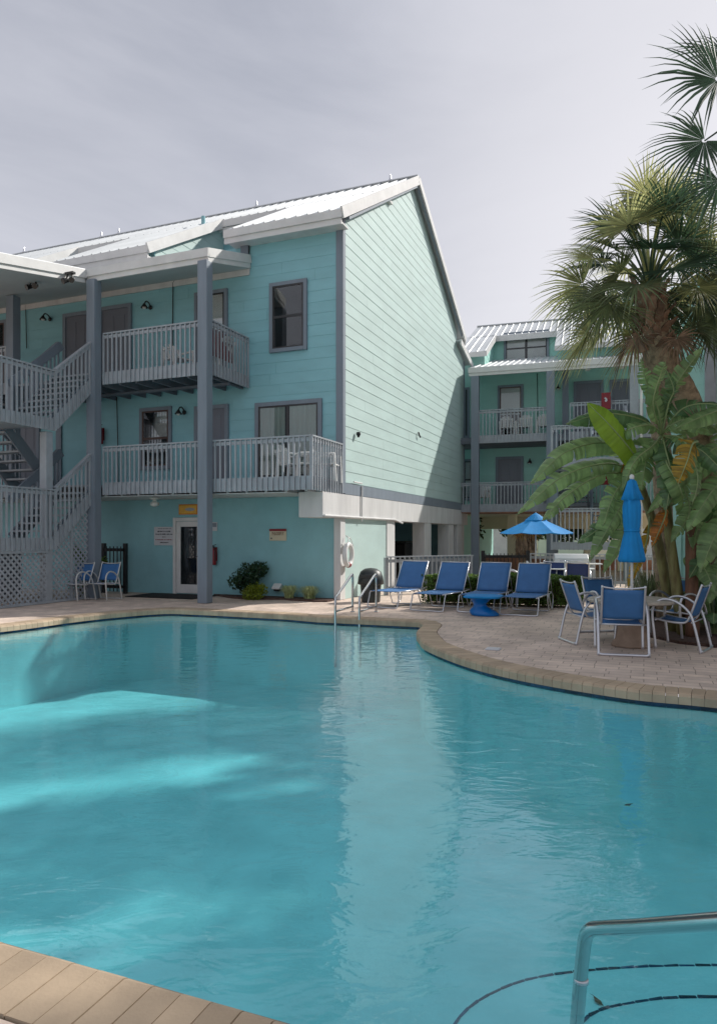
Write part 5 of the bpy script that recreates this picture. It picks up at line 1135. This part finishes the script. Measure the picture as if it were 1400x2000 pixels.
for i in range(13):
    a = i*2.4; r_ = rnd.uniform(.4, .75); z = rnd.uniform(.25, .95); d = Vector((math.cos(a), math.sin(a), 0)); banana_leaf(t, (0, 0, 0), [d*.03, d*r_*.4+Vector((0, 0, z*.8)), d*r_*.75+Vector((0, 0, z)), d*r_+Vector((0, 0, z*.65))], .13, 'banana_dark' if i % 3 else 'banana', hint=(0, -.3, .9), tear=.1, seed=i)
c = at(1352, 0, 12.3); t2 = copy_tree(t); t2.location = (c.x, 12.3, 0); t2.rotation_euler = (0, 0, 1); t2['label'] = 'low dark broad-leaved plant further back by the wing wall'
def tuft(label, loc, n, h, sp, mat, w=.012, name='grass_tuft', cat='plant', group=None):
    t = thing(name, label, cat, loc, 0, group); m = MB()
    for i in range(n):
        a = rnd.uniform(0, 6.28); l = rnd.uniform(.6, 1)*h; s = rnd.uniform(.2, 1)*sp; b = Vector((rnd.gauss(0, .04), rnd.gauss(0, .04), 0)); d = Vector((math.cos(a), math.sin(a), 0)); sd = d.cross(Vector((0, 0, 1)))*w
        q_ = [b, b+d*s*.3+Vector((0, 0, l*.6)), b+d*s*.7+Vector((0, 0, l*.95)), b+d*s+Vector((0, 0, l*.7))]; k = []
        for j, p in enumerate(q_): f = 1-j/3*.9; k += [p-sd*f, p+sd*f]
        m.add(k, [(2*j, 2*j+1, 2*j+3, 2*j+2) for j in range(3)])
    m.build('blades', M[mat], t); return t
c = at(1268, 0, 12.6); tuft('spiky dark green clump between the closed umbrella and the banana stems', (c.x, 12.6, 0), 260, .95, .65, 'palm', .014, 'spiky_plant')
for px, lab in ((565, 'striped grass tuft under the white vent, left one'), (604, 'striped grass tuft nearest the corner pilaster, right one')):
    p = B1.w(PX(px, -.35), -.35); tuft(lab, p, 420, .36, .30, 'tuft', .008, group='striped grass tufts along the wall')
p = B1.w(PX(487, -.35), -.35); shrub('shrub', 'dark green glossy shrub against the ground-floor wall', 'shrub', p, [((.0, 0, .55), (.34, .28, .30), .4), ((-.28, 0, .42), (.24, .2, .2), .2), ((.24, 0, .70), (.22, .2, .2), .2), ((.0, .0, .25), (.25, .2, .2), .2)], 'shrub', 1500, .035, .065, 7)
p = B1.w(PX(496, -.75), -.75); shrub('shrub', 'low lime green shrub in front of the dark glossy one', 'shrub', p, [((0, 0, .16), (.30, .24, .20), .7), ((.12, 0, .25), (.2, .15, .15), .3)], 'lime', 1500, .02, .04, 5)
c = at(148, 0, 17.6); shrub('climbing_vine', 'light green vine climbing the lattice behind the left paired chair', 'vine', (c.x+.05, 17.7, 0), [((-.10, .0, 1.12), (.14, .1, .16), .25), ((.06, 0, .9), (.16, .1, .22), .35), ((.15, 0, .35), (.40, .2, .32), .5), ((.55, 0, .9), (.16, .1, .12), .1)], 'hedge', 900, .03, .06, 5)
# clipped hedge
ha, hb = at(822, 0, 16.0), at(1138, 0, 14.95); ha.z = hb.z = 0; dv = (hb-ha); t = thing('clipped_hedge', 'low clipped dark green hedge behind the row of loungers', 'hedge', ha, math.atan2(dv.y, dv.x)); Lh = dv.length
MB().box(.12, Lh-.12, .10, .62, .05, .56).build('woody_core', M['twig'], t); m = MB()
def hp():
    f = rnd.random(); x, y, z = rnd.uniform(0, Lh), rnd.uniform(0, .72), rnd.uniform(.04, .66)
    if f < .42: y = abs(rnd.gauss(0, .05))
    elif f < .85: z = .66-abs(rnd.gauss(0, .05))
    elif f < .95: x = Lh-abs(rnd.gauss(0, .05))
    nz_ = noise.noise(Vector((x*1.7, y*2, z*2)))*.08; return Vector((x, y+nz_ if y < .3 else y, z+(nz_ if z > .4 else 0)))
leaves(m, hp, 15000, .022, .045, up=.6); m.build('foliage', M['hedge'], t)
# floating leaves
for px, py, lab, z, rz in ((1226, 1573, 'small dark leaf floating on the water at right', -.146, .4), (1168, 1957, 'small brown leaf lying on the pool step', -.425, 1.9)):
    Y = (EYE-z)*F/(py-HZ); m = MB(); s = .035; m.add([(-s, 0, .003), (0, -s*.4, 0), (s, 0, .006), (0, s*.45, .002), (s*1.5, .006, .004)], [(0, 1, 2, 3), (2, 1, 4)]); o = m.build('fallen_leaf', M['stembrown'], None); o.location = ((px-700)/F*Y, Y, z); o.rotation_euler = (0, 0, rz); tag(o, lab, 'leaf')
